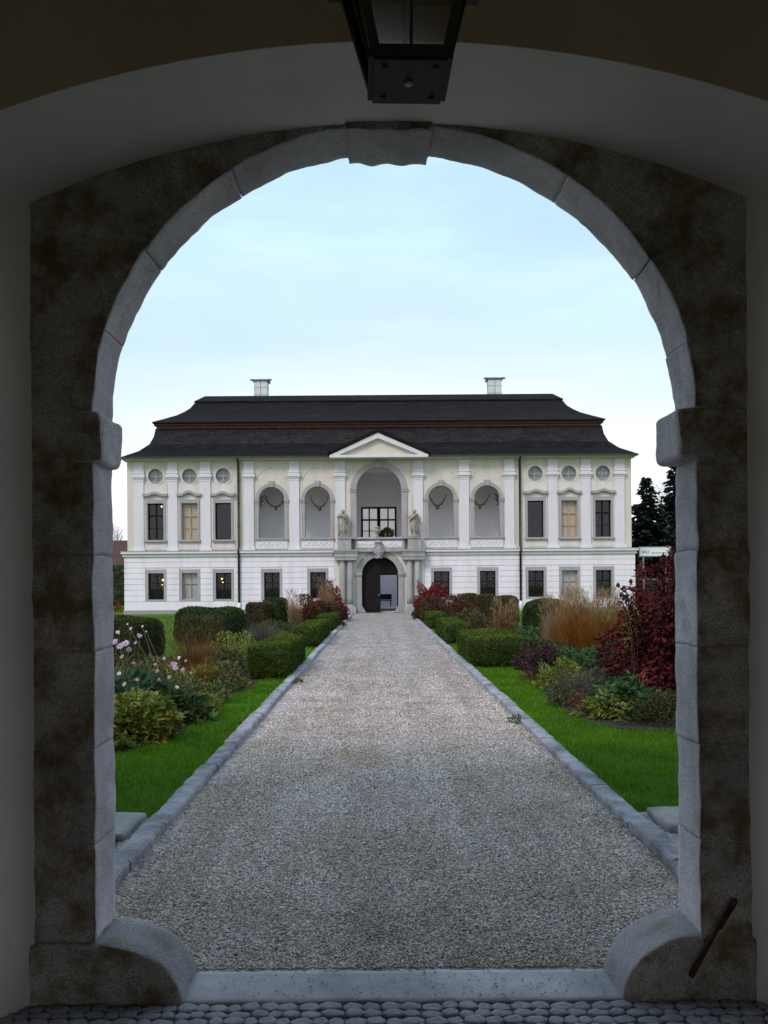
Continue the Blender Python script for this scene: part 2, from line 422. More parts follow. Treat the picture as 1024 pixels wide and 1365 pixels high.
M['petal'] = mat_leaf('petal', [(0.0,(0.48,0.27,0.47)), (0.6,(0.64,0.42,0.60)), (1.0,(0.80,0.68,0.78))], 0.3)
M['petal_white'] = mat_leaf('petal_white', [(0.0,(0.75,0.73,0.70)), (1.0,(0.85,0.84,0.82))], 0.3)
M['pollen'] = mat_plain('pollen', (0.35,0.26,0.05), 0.9)
M['stalk'] = mat_plain('stalk', (0.075,0.085,0.03), 0.8, 0.3, 6)
M['dry_stalk'] = mat_plain('dry_stalk', (0.09,0.06,0.035), 0.9, 0.3, 8)
M['seed'] = mat_plain('seed', (0.03,0.026,0.03), 0.95, 0.3, 20)
M['spruce'] = mat_leaf('spruce', [(0.0,(0.006,0.012,0.009)), (0.7,(0.014,0.026,0.016)), (1.0,(0.03,0.045,0.025))], 0.1)
M['far_hedge'] = mat_leaf('far_hedge', [(0.0,(0.02,0.035,0.012)), (1.0,(0.06,0.085,0.03))], 0.15)

# ------------------------------------------------------------------ setting
def sheet(name, pts, z, mat, kind='structure'):
    me = bpy.data.meshes.new(name); me.from_pydata([(p[0],p[1],z) for p in pts], [], [tuple(range(len(pts)))])
    me.materials.append(mat); o = bpy.data.objects.new(name, me); COL.objects.link(o); o['kind'] = kind
    return o

ground = sheet('ground', [(-900,-900),(900,-900),(900,1500),(-900,1500)], -0.012, M['lawn'])
KL = lambda y: -1.42 - 0.19*(y-4)/43.0      # inner face of the left kerb
KR = lambda y: 1.60 - 0.01*(y-4)/43.0
sheet('gravel_path', [(KL(3.3),3.3),(KR(3.3),3.3),(KR(48.9),48.9),(KL(48.9),48.9)], 0.0, M['gravel'])
sheet('gravel_margin', [(-8,3.3),(-1.3,3.3),(-1.3,5.74),(-8,5.74)], -0.004, M['gravel'])
sheet('gravel_margin', [(1.5,3.3),(8,3.3),(8,5.8),(1.5,5.8)], -0.004, M['gravel'])
LBED = [(-4.5,8.0),(-3.3,7.95),(-2.75,8.0),(-2.42,8.3),(-2.2,8.9),(-2.25,10.0),(-2.3,11.5),(-2.15,13.0),(-2.1,14.5),(-2.15,44.5),(-4.4,44.5)]
RBED = [(2.42,9.5),(2.62,9.15),(3.2,8.95),(5.0,9.0),(4.6,44.5),(2.1,44.5),(2.05,20.0),(2.6,17.0),(2.62,14.0),(2.42,12.0),(2.3,10.7)]
sheet('flower_bed', LBED, 0.004, M['soil']); sheet('flower_bed', RBED, 0.004, M['soil'])

def in_poly(X, Y, poly):
    ins = np.zeros(len(X), bool); j = len(poly)-1
    for i in range(len(poly)):
        xi, yi = poly[i]; xj, yj = poly[j]
        ins ^= ((yi > Y) != (yj > Y)) & (X < (xj-xi)*(Y-yi)/(yj-yi+1e-12) + xi); j = i
    return ins

# kerb stones along both edges of the path, one sheet of blocks per side
def kerb(side):
    mb = MB(); y = 3.75 if side < 0 else 3.7
    while y < 48.2:
        L = random.uniform(0.75, 1.25); y2 = min(y + L, 48.3)
        xs = [(KL(t) if side < 0 else KR(t)) for t in (y, y2)]
        jx = random.uniform(-0.008, 0.008); h = 0.062 + random.uniform(-0.008, 0.008); g = 0.006
        w = 0.13*side
        n = 22; vs = []; fs = []
        for i in range(n+1):
            t = i/n; yy = y + g + (y2-y-2*g)*t; xi = xs[0] + (xs[1]-xs[0])*t + jx
            e = [0.011*noise.noise(Vector((yy*6, side*5+q*3.1, 1))) + 0.005*noise.noise(Vector((yy*23, side*5+q*3.1, 4))) for q in range(4)]
            vs += [(xi+e[0], yy, -0.05), (xi+e[0], yy, h-0.014), (xi+0.014*side, yy, h+e[1]), (xi+w*0.5, yy, h+e[2]), (xi+w+e[3], yy, h+e[1]*0.5), (xi+w+e[3], yy, -0.05)]
        for i in range(n):
            for k in range(5):
                a = i*6+k; fs.append((a, a+1, a+7, a+6))
        fs += [tuple(range(6)), tuple(n*6+k for k in range(5,-1,-1))]
        mb.add(vs, fs); y = y2
    o = mb.build('kerb', M['kerb']); o['kind'] = 'structure'
kerb(-1); kerb(1)

# loose pebbles on the near part of the path
def pebbles():
    g = G()
    n = 210000
    Y = 3.45 + rng.exponential(3.1, n); Y = Y[Y < 30]; n = len(Y)
    X = KL(0) + rng.uniform(0.015, 1, n)*(KR(0)-KL(0)-0.02) + 0.01
    r = rng.uniform(0.0030, 0.0066, n)*(1 + 0.75*(Y-3.45)/9.5)
    big = rng.random(n) < 0.02; r[big] *= 1.5
    base = np.array([(1,0,0),(0,1,0),(-1,0,0),(0,-1,0),(0.15,0.1,1),(0,0,-1)], float)
    tri = np.array([(0,1,4),(1,2,4),(2,3,4),(3,0,4),(1,0,5),(2,1,5),(3,2,5),(0,3,5)])
    ang = rng.uniform(0, 2*PI, n); ca, sa = np.cos(ang), np.sin(ang)
    B = base[None]*rng.uniform(0.7, 1.3, (n,6,1))
    B = B*np.stack([r*rng.uniform(0.9,1.5,n), r, r*rng.uniform(0.5,0.9,n)], 1)[:,None,:]
    tilt = rng.uniform(-0.5, 0.5, n); ct, st = np.cos(tilt), np.sin(tilt)
    y2 = B[:,:,1]*ct[:,None] - B[:,:,2]*st[:,None]; z2 = B[:,:,1]*st[:,None] + B[:,:,2]*ct[:,None]
    x3 = B[:,:,0]*ca[:,None] - y2*sa[:,None]; y3 = B[:,:,0]*sa[:,None] + y2*ca[:,None]
    und = rng.uniform(-0.0015, 0.0035, n)
    V = np.stack([x3 + X[:,None], y3 + Y[:,None], z2 + (r*0.3 + und + 0.001)[:,None]], 2)
    F = (np.arange(n)*6)[:,None,None] + tri[None]
    var = np.clip(rng.beta(1.9, 1.9, n), 0, 1)
    g.add(V, F.reshape(-1,3), np.repeat(var, 8))
    o = g.build('gravel', M['pebble']); o['kind'] = 'stuff'
    tag(o, 'loose pale brown and grey gravel covering the near part of the path', 'gravel')
pebbles()

# lawn blades
def lawn_blades():
    g = G()
    for x0, x1, y0, y1, dens, h, w in [(-3.9,-1.56,5.15,9,3800,0.055,0.006), (-3.2,-1.56,9,15,2400,0.06,0.008),
                                       (1.74,4.4,5.3,9.2,3800,0.055,0.006), (1.74,3.2,9.2,16,2400,0.06,0.008),
                                       (-2.3,-1.7,15,46,500,0.06,0.013), (1.74,2.2,16,46,500,0.06,0.013),
                                       (-13,-4.4,15,46,45,0.09,0.03), (4.6,13,15,46,45,0.09,0.03)]:
        n = int((x1-x0)*(y1-y0)*dens)
        X = rng.uniform(x0, x1, n); Y = rng.uniform(y0, y1, n)
        k = ~(in_poly(X, Y, LBED) | in_poly(X, Y, RBED))
        edge = np.where(X < 0, -5.74, -5.8); k &= (Y + edge + 0.08*np.sin(X*9) > 0)
        X, Y = X[k], Y[k]; n = len(X)
        a = rng.uniform(0, 2*PI, n); D = np.stack([np.cos(a), np.sin(a), np.zeros(n)], 1)
        hh = h*rng.uniform(0.45, 1.3, n)*(0.8 + 0.35*np.sin(X*5.3+np.sin(Y*3.1)*1.5)*np.sin(Y*4.7+X*2)); ln = hh*rng.uniform(0.1, 0.9, n)
        tall = rng.random(n) < 0.012; hh[tall] *= 1.8
        var = np.clip(rng.normal(0.5, 0.24, n), 0, 0.95); var[rng.random(n) < 0.045] = 1.0
        blade_strips(g, np.stack([X, Y, np.full(n, -0.012)], 1), D, hh, ln, w, var, seg=2)
    for side in (-1, 1):                                   # ragged tufts leaning over the kerb
        n = 2600; Y = rng.uniform(5.8, 20, n); xk = np.where(side < 0, KL(Y) - 0.135, KR(Y) + 0.135)
        X = xk + side*np.abs(rng.normal(0, 0.025, n)); k = np.sin(Y*7.3)+np.sin(Y*17.1+side) > -0.9; X, Y = X[k], Y[k]; n = len(X)
        D = np.stack([np.full(n, -side*1.0), rng.normal(0, 0.5, n), np.zeros(n)], 1)
        blade_strips(g, np.stack([X, Y, np.full(n, 0.0)], 1), unit(D), rng.uniform(0.05, 0.11, n), rng.uniform(0.01, 0.09, n), 0.007, np.clip(rng.normal(0.55, 0.25, n), 0, 1), seg=2)
    o = g.build('grass', M['grass']); o['kind'] = 'stuff'
    tag(o, 'short lush green lawn grass beside the gravel path', 'grass')
lawn_blades()
g = G(); n = 260
X = np.where(rng.random(n) < 0.5, rng.uniform(-3.4, -1.5, n), rng.uniform(1.65, 3.8, n)); Y = rng.uniform(5.2, 15, n)
k = np.arange(n) < 70; X[k] = np.where(rng.random(70) < 0.5, KL(6)+rng.exponential(0.09, 70), KR(6)-rng.exponential(0.09, 70)); Y[k] = rng.uniform(4.2, 16, 70)
a = rng.uniform(0, 2*PI, n); Z = np.where(k, 0.014, 0.035)
leaf_quads(g, np.stack([X,Y,Z],1), unit(np.stack([np.cos(a),np.sin(a),rng.uniform(-.3,.5,n)],1)), unit(np.stack([rng.normal(0,.4,n),rng.normal(0,.4,n),np.ones(n)],1)), rng.uniform(0.018,0.042,n), rng.uniform(0.012,0.028,n), rng.random(n))
o = g.build('fallen_leaves', M['fallen']); o['kind'] = 'stuff'; tag(o, 'small fallen brown and yellow leaves on lawn and path edges', 'leaves')

# small stone slabs just outside the gate
def rough_block(mapf, dims, n, r=0.015, amp=0.006, freq=9, seed=0.0):
    """rounded, slightly uneven stone block; unit cube -> world by mapf(u,v,w)"""
    nu, nv, nw = n; vs = []; fs = []; key = {}
    def vert(i, j, k):
        if (i,j,k) in key: return key[(i,j,k)]
        p = Vector((i/nu*dims[0], j/nv*dims[1], k/nw*dims[2]))
        c = Vector([min(max(p[q], r), dims[q]-r) for q in range(3)])
        d = p - c
        if d.length > 1e-9:
            d.normalize(); p = c + d*r
        else: d = Vector((0,0,0))
        w = Vector(mapf(p[0]/dims[0], p[1]/dims[1], p[2]/dims[2]))
        q = w*freq + Vector((seed, seed*1.7, -seed))
        dv = noise.noise_vector(q)*amp + noise.noise_vector(q*3.1)*amp*0.45
        key[(i,j,k)] = len(vs); vs.append(w + dv); return key[(i,j,k)]
    for i in range(nu):
        for j in range(nv):
            for k in (0, nw):
                fs.append((vert(i,j,k), vert(i+1,j,k), vert(i+1,j+1,k), vert(i,j+1,k)))
    for i in range(nu):
        for k in range(nw):
            for j in (0, nv):
                fs.append((vert(i,j,k), vert(i+1,j,k), vert(i+1,j,k+1), vert(i,j,k+1)))
    for j in range(nv):
        for k in range(nw):
            for i in (0, nu):
                fs.append((vert(i,j,k), vert(i,j+1,k), vert(i,j+1,k+1), vert(i,j,k+1)))
    return MB().add(vs, fs)

def boxmap(x0,x1,y0,y1,z0,z1):
    return lambda u,v,w: (x0+(x1-x0)*u, y0+(y1-y0)*v, z0+(z1-z0)*w)

s = rough_block(boxmap(-2.3,-1.64,5.2,5.74,-0.03,0.045), (0.5,0.46,0.08), (12,12,3), 0.02, 0.012).build('stone_slab', M['slab'], smooth=True)
tag(s, 'flat grey stone slab between lawn and left kerb, just outside the gate', 'slab', 'stone slabs outside the gate')
s = rough_block(boxmap(-1.80,-1.66,5.08,5.18,-0.01,0.06), (0.12,0.1,0.08), (6,6,5), 0.03, 0.012).build('field_stone', M['iron'], smooth=True)
tag(s, 'small dark stone lying against the flat slab by the left kerb', 'stone')
s = rough_block(boxmap(1.84,2.55,5.3,5.78,-0.03,0.05), (0.7,0.5,0.085), (12,12,3), 0.025, 0.012).build('stone_slab', M['slab'], smooth=True)
tag(s, 'flat grey stone slab between lawn and right kerb, just outside the gate', 'slab', 'stone slabs outside the gate')

# ------------------------------------------------------------------ gate: stone arch
OC, OH, SPR, TOP = 0.055, 1.165, 2.28, 3.385      # opening centre, half width, springing, apex
Y1, Y2 = 3.18, 3.42
arch = empty('stone_archway', (OC, Y1, 0), 'weathered grey granite archway framing the view from inside the gate passage', 'archway')
A_ = lambda x, y, z: (x-OC, y-Y1, z)
ins = Matrix.Translation((-OC, -Y1, 0))
def stone(mb, name, label=None, mat='gate_stone'):
    mb.v = [(x-OC, y-Y1, z) for x, y, z in mb.v]
    o = mb.build(name, M[mat], arch, smooth=True)
    o.data.materials.append(M['grimy_shaded_stone'])
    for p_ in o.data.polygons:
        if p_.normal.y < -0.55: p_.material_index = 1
    if label: o['label'] = label
    return o
zj = [0.235, 0.607, 0.978, 1.357, 1.73, SPR]
for sd in (-1, 1):
    xi = OC + sd*OH
    for q in range(len(zj)-1):
        off = random.uniform(-0.004, 0.004)
        x0, x1 = sorted((xi + off, OC + sd*1.62))
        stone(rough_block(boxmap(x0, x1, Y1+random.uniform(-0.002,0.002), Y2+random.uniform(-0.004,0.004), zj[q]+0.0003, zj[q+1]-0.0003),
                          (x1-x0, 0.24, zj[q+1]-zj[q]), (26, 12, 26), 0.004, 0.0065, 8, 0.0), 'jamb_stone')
    # impost
    pr = 0.04 if sd < 0 else 0.075
    x0, x1 = sorted((xi - sd*pr, OC + sd*1.235))
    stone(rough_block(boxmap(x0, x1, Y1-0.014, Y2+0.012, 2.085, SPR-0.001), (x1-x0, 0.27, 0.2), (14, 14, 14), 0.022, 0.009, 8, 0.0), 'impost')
    # voussoirs
    a_key = 0.128
    cuts = [PI/2 - a_key - (PI/2 - a_key)*f for f in ((0, 0.30, 0.58, 0.80, 1.0) if sd < 0 else (0, 0.34, 0.62, 0.84, 1.0))]
    for q in range(4):
        a1, a0 = cuts[q], cuts[q+1]
        off = random.uniform(-0.003, 0.004)
        def vm(u, v, w, a0=a0, a1=a1, off=off, sd=sd):
            a = a0 + (a1-a0)*w
            rx, rz = OH - off + 0.62*u, (TOP-SPR) - off + 0.62*u
            return (OC + sd*rx*math.cos(a), Y1 + (Y2-Y1)*v, SPR + rz*math.sin(a))
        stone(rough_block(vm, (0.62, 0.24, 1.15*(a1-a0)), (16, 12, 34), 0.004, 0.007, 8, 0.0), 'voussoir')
    # rounded guard stone at the foot of the jamb
    ju = 0.335 if sd < 0 else 0.305
    hg = 0.232 if sd < 0 else 0.25
    def gm(u, v, w, xi=xi, ju=ju, hg=hg, sd=sd):
        # u across: 0 = wall side, 1 = tip; w up
        x_wall = OC + sd*1.5
        tip = xi - sd*ju*(max(0.0, 1 - (w**2.3))**0.52)
        return (x_wall + (tip-x_wall)*u, Y1-0.018 + (Y2+0.015-Y1+0.018)*v, -0.03 + (hg+0.03)*w)
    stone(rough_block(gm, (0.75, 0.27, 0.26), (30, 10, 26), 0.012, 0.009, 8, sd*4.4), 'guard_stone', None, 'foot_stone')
def km(u, v, w):
    a = (w-0.5)*0.325
    x = OC-0.012 + a*(1+0.35*u); z = 3.353 + 0.4*u + 0.004*math.sin(w*17)*(1-u)
    return (x, Y1-0.012 + (Y2+0.020-Y1+0.012)*v, z)
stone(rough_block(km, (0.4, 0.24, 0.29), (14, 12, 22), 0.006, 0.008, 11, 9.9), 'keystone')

# threshold
th = rough_block(boxmap(-0.80, 0.98, 3.165, 3.425, -0.08, 0.007), (1.78,0.26,0.09), (40,8,3), 0.01, 0.004).build('threshold', M['threshold'], smooth=True)
tag(th, 'long pale blue grey stone threshold slab across the archway floor', 'threshold')
g = G(); n = 150
P = np.stack([-0.75+1.7*rng.random(n)**0.7, 3.19+0.22*rng.random(n)**1.3, np.full(n,0.012)],1)
a = rng.uniform(0,2*PI,n); leaf_quads(g, P, np.stack([np.cos(a),np.sin(a),np.full(n,0.1)],1), np.tile([0,0,1.0],(n,1)), rng.uniform(0.006,0.018,n), rng.uniform(0.005,0.011,n), rng.random(n)*0.3)
o = g.build('grit', M['box_brown']); o['kind'] = 'stuff'; tag(o, 'dark grit and leaf crumbs scattered over the threshold slab', 'grit')

# iron bar leaning on the right jamb foot
p, q = at(978, 1198, 3.148), at(921, 1302, 3.135)
bar = empty('iron_bar', q, 'short rusty iron bar slanting across the foot of the right jamb', 'bar')
d = p - q
mb = MB(); mb.tube([d*t for t in (0, 0.1, 0.35, 0.6, 0.9, 1.0)], [0.010, 0.011, 0.009, 0.008, 0.007, 0.006], 8)
mb.build('rod', M['rust'], bar, smooth=True)
mb = MB()
mb.tube([d*0.62 + Vector((0.006,-0.008,0)), d*0.97 + Vector((0.012,-0.01,0.0))], [0.005, 0.006], 6)
mb.tube([d*0.97 + Vector((0.012,-0.01,0)), d*1.0 + Vector((0.004,-0.004,0.004))], 0.006, 6)
mb.build('hook', M['rust'], bar, smooth=True)
MB().tube([d*0.42+Vector((0,-0.008,0)), d*0.42+Vector((0,0.05,0))], [0.009,0.012], 8).build('staple', M['rust'], bar)

# ------------------------------------------------------------------ gatehouse (passage we stand in)
gh = empty('gatehouse', (0, 0, 0), 'plastered gate passage with segmental soffit and dark vaulted ceiling', 'gatehouse')
def prof(cx, half, spring, apex, n=40):
    rise = apex - spring; Rr = (half*half + rise*rise)/(2*rise)
    pts = [(cx-half, 0.0)] + [(cx-half, spring*t/6) for t in range(1, 6)]
    for i in range(n+1):
        x = -half + 2*half*i/n
        pts.append((cx + x, apex - Rr + math.sqrt(Rr*Rr - x*x)))
    pts += [(cx+half, spring*t/6) for t in range(5, 0, -1)] + [(cx+half, 0.0)]
    return pts
P1 = prof(0.037, 1.378, 3.085, 3.383); P0 = prof(0.037, 1.70, 2.984, 3.383)
YE = 2.70
vs = []; fs = []; n = len(P1); NS = 6
for k in range(NS+1):
    t = k/NS
    for a, b in zip(P1, P0):
        w = 0.003*noise.noise(Vector((a[0]*1.3, t*2, a[1]*1.3)))
        vs.append((a[0]+(b[0]-a[0])*t + w, (Y1+0.002)+(YE-Y1)*t, a[1]+(b[1]-a[1])*t + (w if a[1] > 0.1 else 0)))
for k in range(NS):
    for i in range(n-1):
        fs.append((k*n+i, k*n+i+1, (k+1)*n+i+1, (k+1)*n+i))
MB().add(vs, fs).build('embrasure', M['plaster'], gh, smooth=True)
# inner wall with the arched niche, passage walls and barrel vault
PW, VS, VA = 2.45, 2.75, 4.35
def vault(n=32):
    return [(-PW*math.cos(PI*i/n), VS + (VA-VS)*math.sin(PI*i/n)) for i in range(n+1)]
vp = vault()
outl = [(-PW,0)] + vp + [(PW,0)]
inner = list(P0)
mb = MB()
# wall face split in two halves so the opening reaches the floor
top_i = len(inner)//2
mid = len(vp)//2
left = [(-PW,0)] + vp[:mid+1] + [(inner[top_i])] + inner[:top_i][::-1]
right = [inner[top_i], vp[mid]] + vp[mid+1:] + [(PW,0)] + inner[top_i+1:][::-1]
mb.plate(left, [], YE-0.002, YE+0.002); mb.plate(right, [], YE-0.002, YE+0.002)
mb.build('inner_wall', M['ochre_plaster'], gh)
YB = -7.5
full = [(-PW,0)] + [(-PW,VS*t/3) for t in (1,2)] + vp + [(PW,VS*t/3) for t in (2,1)] + [(PW,0)]
vs = [(x, YE, z) for x, z in full] + [(x, YB, z) for x, z in full]; m = len(full)
MB().add(vs, [(i, i+1, m+i+1, m+i) for i in range(m-1)]).build('vault', M['ochre_plaster'], gh, smooth=True)
def rect(x0,x1,z0,z1): return [(x0,z0),(x1,z0),(x1,z1),(x0,z1)]
def archpts(cx, half, z0, spring, n=24, rise=None):
    rise = rise or half
    return [(cx-half, z0), (cx+half, z0)] + [(cx+half*math.cos(PI*i/n), spring+rise*math.sin(PI*i/n)) for i in range(n+1)]
def hole_wall(x0, x1, z1, hole, y0, y1):
    """wall standing on the ground whose opening reaches the ground: notch outline"""
    b = sorted(hole[:2]); arc = hole[2:]
    outl = [(x0,0), (b[0][0],0)] + arc[::-1] + [(b[1][0],0), (x1,0), (x1,z1), (x0,z1)]
    return outl
GX, GH = 6.0, 4.9  # unseen outer bulk, width and height chosen for its shade on the path
ow = archpts(OC, OH+0.2, 0, SPR, 32, TOP-SPR+0.2)
MB().plate(hole_wall(-GX, GX, GH, ow, 0, 0), [], 3.19, 3.41).build('outer_wall', M['gate_outer'], gh)
bw = archpts(0, 2.2, 0, 2.4, 24, 1.6)  # unseen rear arch, widened to let more light into the passage
MB().plate(hole_wall(-GX, GX, GH, bw, 0, 0), [], YB-0.3, YB).build('rear_wall', M['gate_outer'], gh)
for x0 in (-GX, GX-0.3): MB().box(x0, x0+0.3, YB, 3.19, 0, GH).build('side_wall', M['gate_outer'], gh)
mb = MB(); xr = GX+0.3
mb.add([(-xr,YB-0.6,GH),(xr,YB-0.6,GH),(xr,3.75,GH),(-xr,3.75,GH),(-xr,(YB+3.4)/2,GH+2.0),(xr,(YB+3.4)/2,GH+2.0)],
       [(0,3,2,1),(0,1,5,4),(2,3,4,5),(0,4,3),(1,2,5)])
mb.build('roof', M['roof'], gh)

# cobbled passage floor
def cobbles():
    sheet('passage_floor', [(-PW,YB),(PW,YB),(PW,3.19),(-PW,3.19)], -0.005, M['grout'])
    g = G(); tmpl_n = 8
    y = 3.162
    while y > 1.2:
        d = random.uniform(0.045, 0.058); y -= d; x = -2.3 + random.uniform(0,0.05)
        while x < 2.3:
            w = random.uniform(0.05, 0.092)
            cx, cy = x + w/2, y + d/2 + random.uniform(-0.006, 0.006)
            ok = True
            if ok:
                z = 0.0 + random.uniform(-0.004, 0.003); rot = random.uniform(-0.12, 0.12)
                rings = []
                for rr, zz in ((1.04,-0.012),(1.02,0.003),(0.90,0.0065),(0.5,0.0068)):
                    for k in range(tmpl_n):
                        t = 2*PI*(k+0.5)/tmpl_n; c_, s_ = math.cos(t), math.sin(t)
                        f = 1/(abs(c_)**7+abs(s_)**7)**(1/7)*(1+0.07*math.sin(k*7.3+cx*40))
                        px, py = c_*f*w*0.475*rr, s_*f*d*0.475*rr
                        rings.append((cx+px*math.cos(rot)-py*math.sin(rot), cy+px*math.sin(rot)+py*math.cos(rot), z+zz+0.002*math.sin(k*3+cx*90)))
                fs = [(i*tmpl_n+k, i*tmpl_n+(k+1)%tmpl_n, (i+1)*tmpl_n+(k+1)%tmpl_n, (i+1)*tmpl_n+k) for i in range(3) for k in range(tmpl_n)]
                g.add(rings, np.array(fs), np.full(len(fs), random.random()))
                g.add([rings[24+k] for k in range(8)], np.array([[0,1,2,3],[0,3,4,7],[4,5,6,7]]), np.full(3, 0.5))
            x += w
    o = g.build('cobbles', M['cobble'], smooth=True); o['kind'] = 'structure'
cobbles()

# lantern hanging from the vault
def lantern():
    cx, cy, zb = 0.076, 2.00, 2.825
    t = empty('lantern', (cx, cy, zb), 'black wrought iron lantern with tapering dull glass panes hanging from the vault', 'lantern')
    t.rotation_euler = (0, 0, R(2.0))
    b, T, h, br = 0.086, 0.158, 0.325, 0.200
    mb = MB()
    for sx in (-1,1):
        for sy in (-1,1):
            mb.bar((sx*b*0.95, sy*b*0.95, 0.01), (sx*T, sy*T, h), 0.022)
    for z, hw in ((0.012, b), (h-0.01, T)):
        for sx in (-1,1):
            mb.bar((sx*hw, -hw, z), (sx*hw, hw, z), 0.024); mb.bar((-hw, sx*hw, z), (hw, sx*hw, z), 0.024)
    for s_ in (-1,1):
        mb.bar((0, s_*b, 0.01), (0, s_*T, h), 0.007); mb.bar((s_*b, 0, 0.01), (s_*T, 0, h), 0.007)
    mb.build('frame', M['iron'], t)
    mb = MB(); mb.box(-b, b, -b, b, -0.006, 0.006)
    for sx in (-0.7,0.7):
        for sy in (-0.7,0.7): mb.lathe([(0.006,-0.011),(0.008,-0.006)], sx*b, sy*b, 8)
    mb.build('base_plate', M['iron'], t)
    MB().lathe([(0.002,-0.013),(0.010,-0.011),(0.011,-0.006)], seg=12).build('finial', M['steel'], t)
    mb = MB(); c = 0.97
    for q in range(4):
        ca, sa = [(1,0),(0,1),(-1,0),(0,-1)][q]
        f = lambda u, v, z: (u*ca - v*sa, u*sa + v*ca, z)
        mb.add([f(b*c,-b*c,0.02), f(b*c,b*c,0.02), f(T*c,T*c,h-0.02), f(T*c,-T*c,h-0.02)], [(0,1,2,3)])
    mb.build('pane', M['lantern_glass'], t)
    mb = MB(); mb.add([(s1*br, s2*br, h+0.0) for s1, s2 in ((-1,-1),(1,-1),(1,1),(-1,1))] + [(s1*br, s2*br, h+0.028) for s1, s2 in ((-1,-1),(1,-1),(1,1),(-1,1))] +
           [(s1*0.05, s2*0.05, h+0.2) for s1, s2 in ((-1,-1),(1,-1),(1,1),(-1,1))],
           [(3,2,1,0)] + [(i,(i+1)%4,4+(i+1)%4,4+i) for i in range(4)] + [(4+i,4+(i+1)%4,8+(i+1)%4,8+i) for i in range(4)] + [(8,9,10,11)])
    mb.lathe([(0.03,h+0.2),(0.045,h+0.24),(0.02,h+0.28),(0.008,h+0.32)], seg=12)
    mb.build('cap', M['iron'], t)
    mb = MB(); mb.tube([(0,0,h+0.3),(0,0,4.37-zb)], 0.008, 8)
    mb.build('hanging_rod', M['iron'], t)
M['lantern_glass'] = mat_glass('lantern_glass', (0.55,0.50,0.30), 0.06, 0.12)
lantern()

# ------------------------------------------------------------------ palace
K = 50/1100.0
PX = (506.5-508)*K
pal = empty('palace', (PX, 50, 0), 'white and cream baroque pavilion with dark double hipped roof and arcaded loggia', 'building')
lx = lambda u: u*K
lz = lambda v: 1.6 + (781-v)*K
def circle(uc, vc, r, n=28): return [(lx(uc)+r*K*math.cos(2*PI*i/n), lz(vc)+r*K*math.sin(2*PI*i/n)) for i in range(n)]
def uvrect(u0, u1, v0, v1): return rect(lx(u0), lx(u1), lz(v1), lz(v0))
def uvarch(uc, half, v_bot, v_spr, n=24): return archpts(lx(uc), half*K, lz(v_bot), lz(v_spr), n)
WX = [-298, -252.8, -208, 208, 252.8, 298]
GX_ = WX + [-143.7, -82.3, 82.3, 143.7]
AX = [-143.5, -82.3, 82.3, 143.5]
# upper wall
holes = [uvrect(u-11, u+11, 667.5, 718.5) for u in WX] + [circle(u, 632.6, 9.6) for u in WX]
holes += [uvarch(u, 17.3, 716.5, 665) for u in AX] + [uvarch(-0.5, 30.3, 716, 653, 32)]
MB().plate(uvrect(-336, 336, 606, 735), holes, 0, 0.42).build('upper_wall', M['cream_wall'], pal)
# ground floor wall: plain back plate and proud rusticated courses
holes = [uvrect(u-11, u+11, 761, 798) for u in GX_]
door = uvarch(0.3, 24.6, 817, 766.5, 28)
outl = [(lx(-338.5),0), (door[0][0],0)] + door[2:][::-1] + [(door[1][0],0), (lx(338.5),0), (lx(338.5),lz(735)), (lx(-338.5),lz(735))]
MB().plate(outl, holes, -0.06, 0.42).build('ground_wall', M['white_wall'], pal)
mb = MB()
cour = [740.5, 747.5, 755, 762, 769.5, 777, 784.5, 792, 800, 811.6]
for v0, v1 in zip(cour[:-1], cour[1:]):
    cuts = sorted([(u-14.2, u+14.2) for u in GX_ if v0 < 798 and v1 > 756.5] + [(-60, 60)])
    x = -340
    for a, b_ in cuts + [(340, 340)]:
        if a > x: mb.box(lx(x), lx(a), -0.10, -0.058, lz(v1)+0.013, lz(v0)-0.013)
        x = b_
mb.build('rusticated_course', M['white_wall'], pal, bevel=0.006)
mb = MB(); mb.box(lx(-341), lx(-60), -0.16, 0.0, -0.1, lz(811.4)); mb.box(lx(60), lx(341), -0.16, 0.0, -0.1, lz(811.4))
mb.build('plinth', M['plinth'], pal)
mb = MB()
for a, b_ in ((-343,-60.5),(60.5,343)):
    mb.box(lx(a), lx(b_), -0.33, 0.0, lz(736.2), lz(733.4)); mb.box(lx(a)+0.06, lx(b_)-0.06, -0.2, 0.0, lz(740.2), lz(736.2))
mb.build('string_course', M['trim_white'], pal)
mb = MB()
for a, b_ in ((-344,-60.5),(60.5,344)): mb.box(lx(a), lx(b_), -0.35, 0.0, lz(733.4), lz(732.6))
mb.build('flashing', M['plinth'], pal)
# sides and back
mb = MB()
for s_ in (-1, 1):
    x0, x1 = sorted((s_*lx(336), s_*lx(336)-s_*0.4)); mb.box(x0, x1, 0.42, 11, lz(735), lz(606))
    x0, x1 = sorted((s_*lx(338.5), s_*lx(338.5)-s_*0.5)); mb.box(x0, x1, 0.42, 11, -0.1, lz(735))
door_w = 1.35
mb.box(lx(-338), -door_w, 10.7, 11.1, -0.1, lz(606)); mb.box(door_w, lx(338), 10.7, 11.1, -0.1, lz(606)); mb.box(-door_w, door_w, 10.7, 11.1, 3.0, lz(606))
mb.build('rear_wall', M['white_wall'], pal)
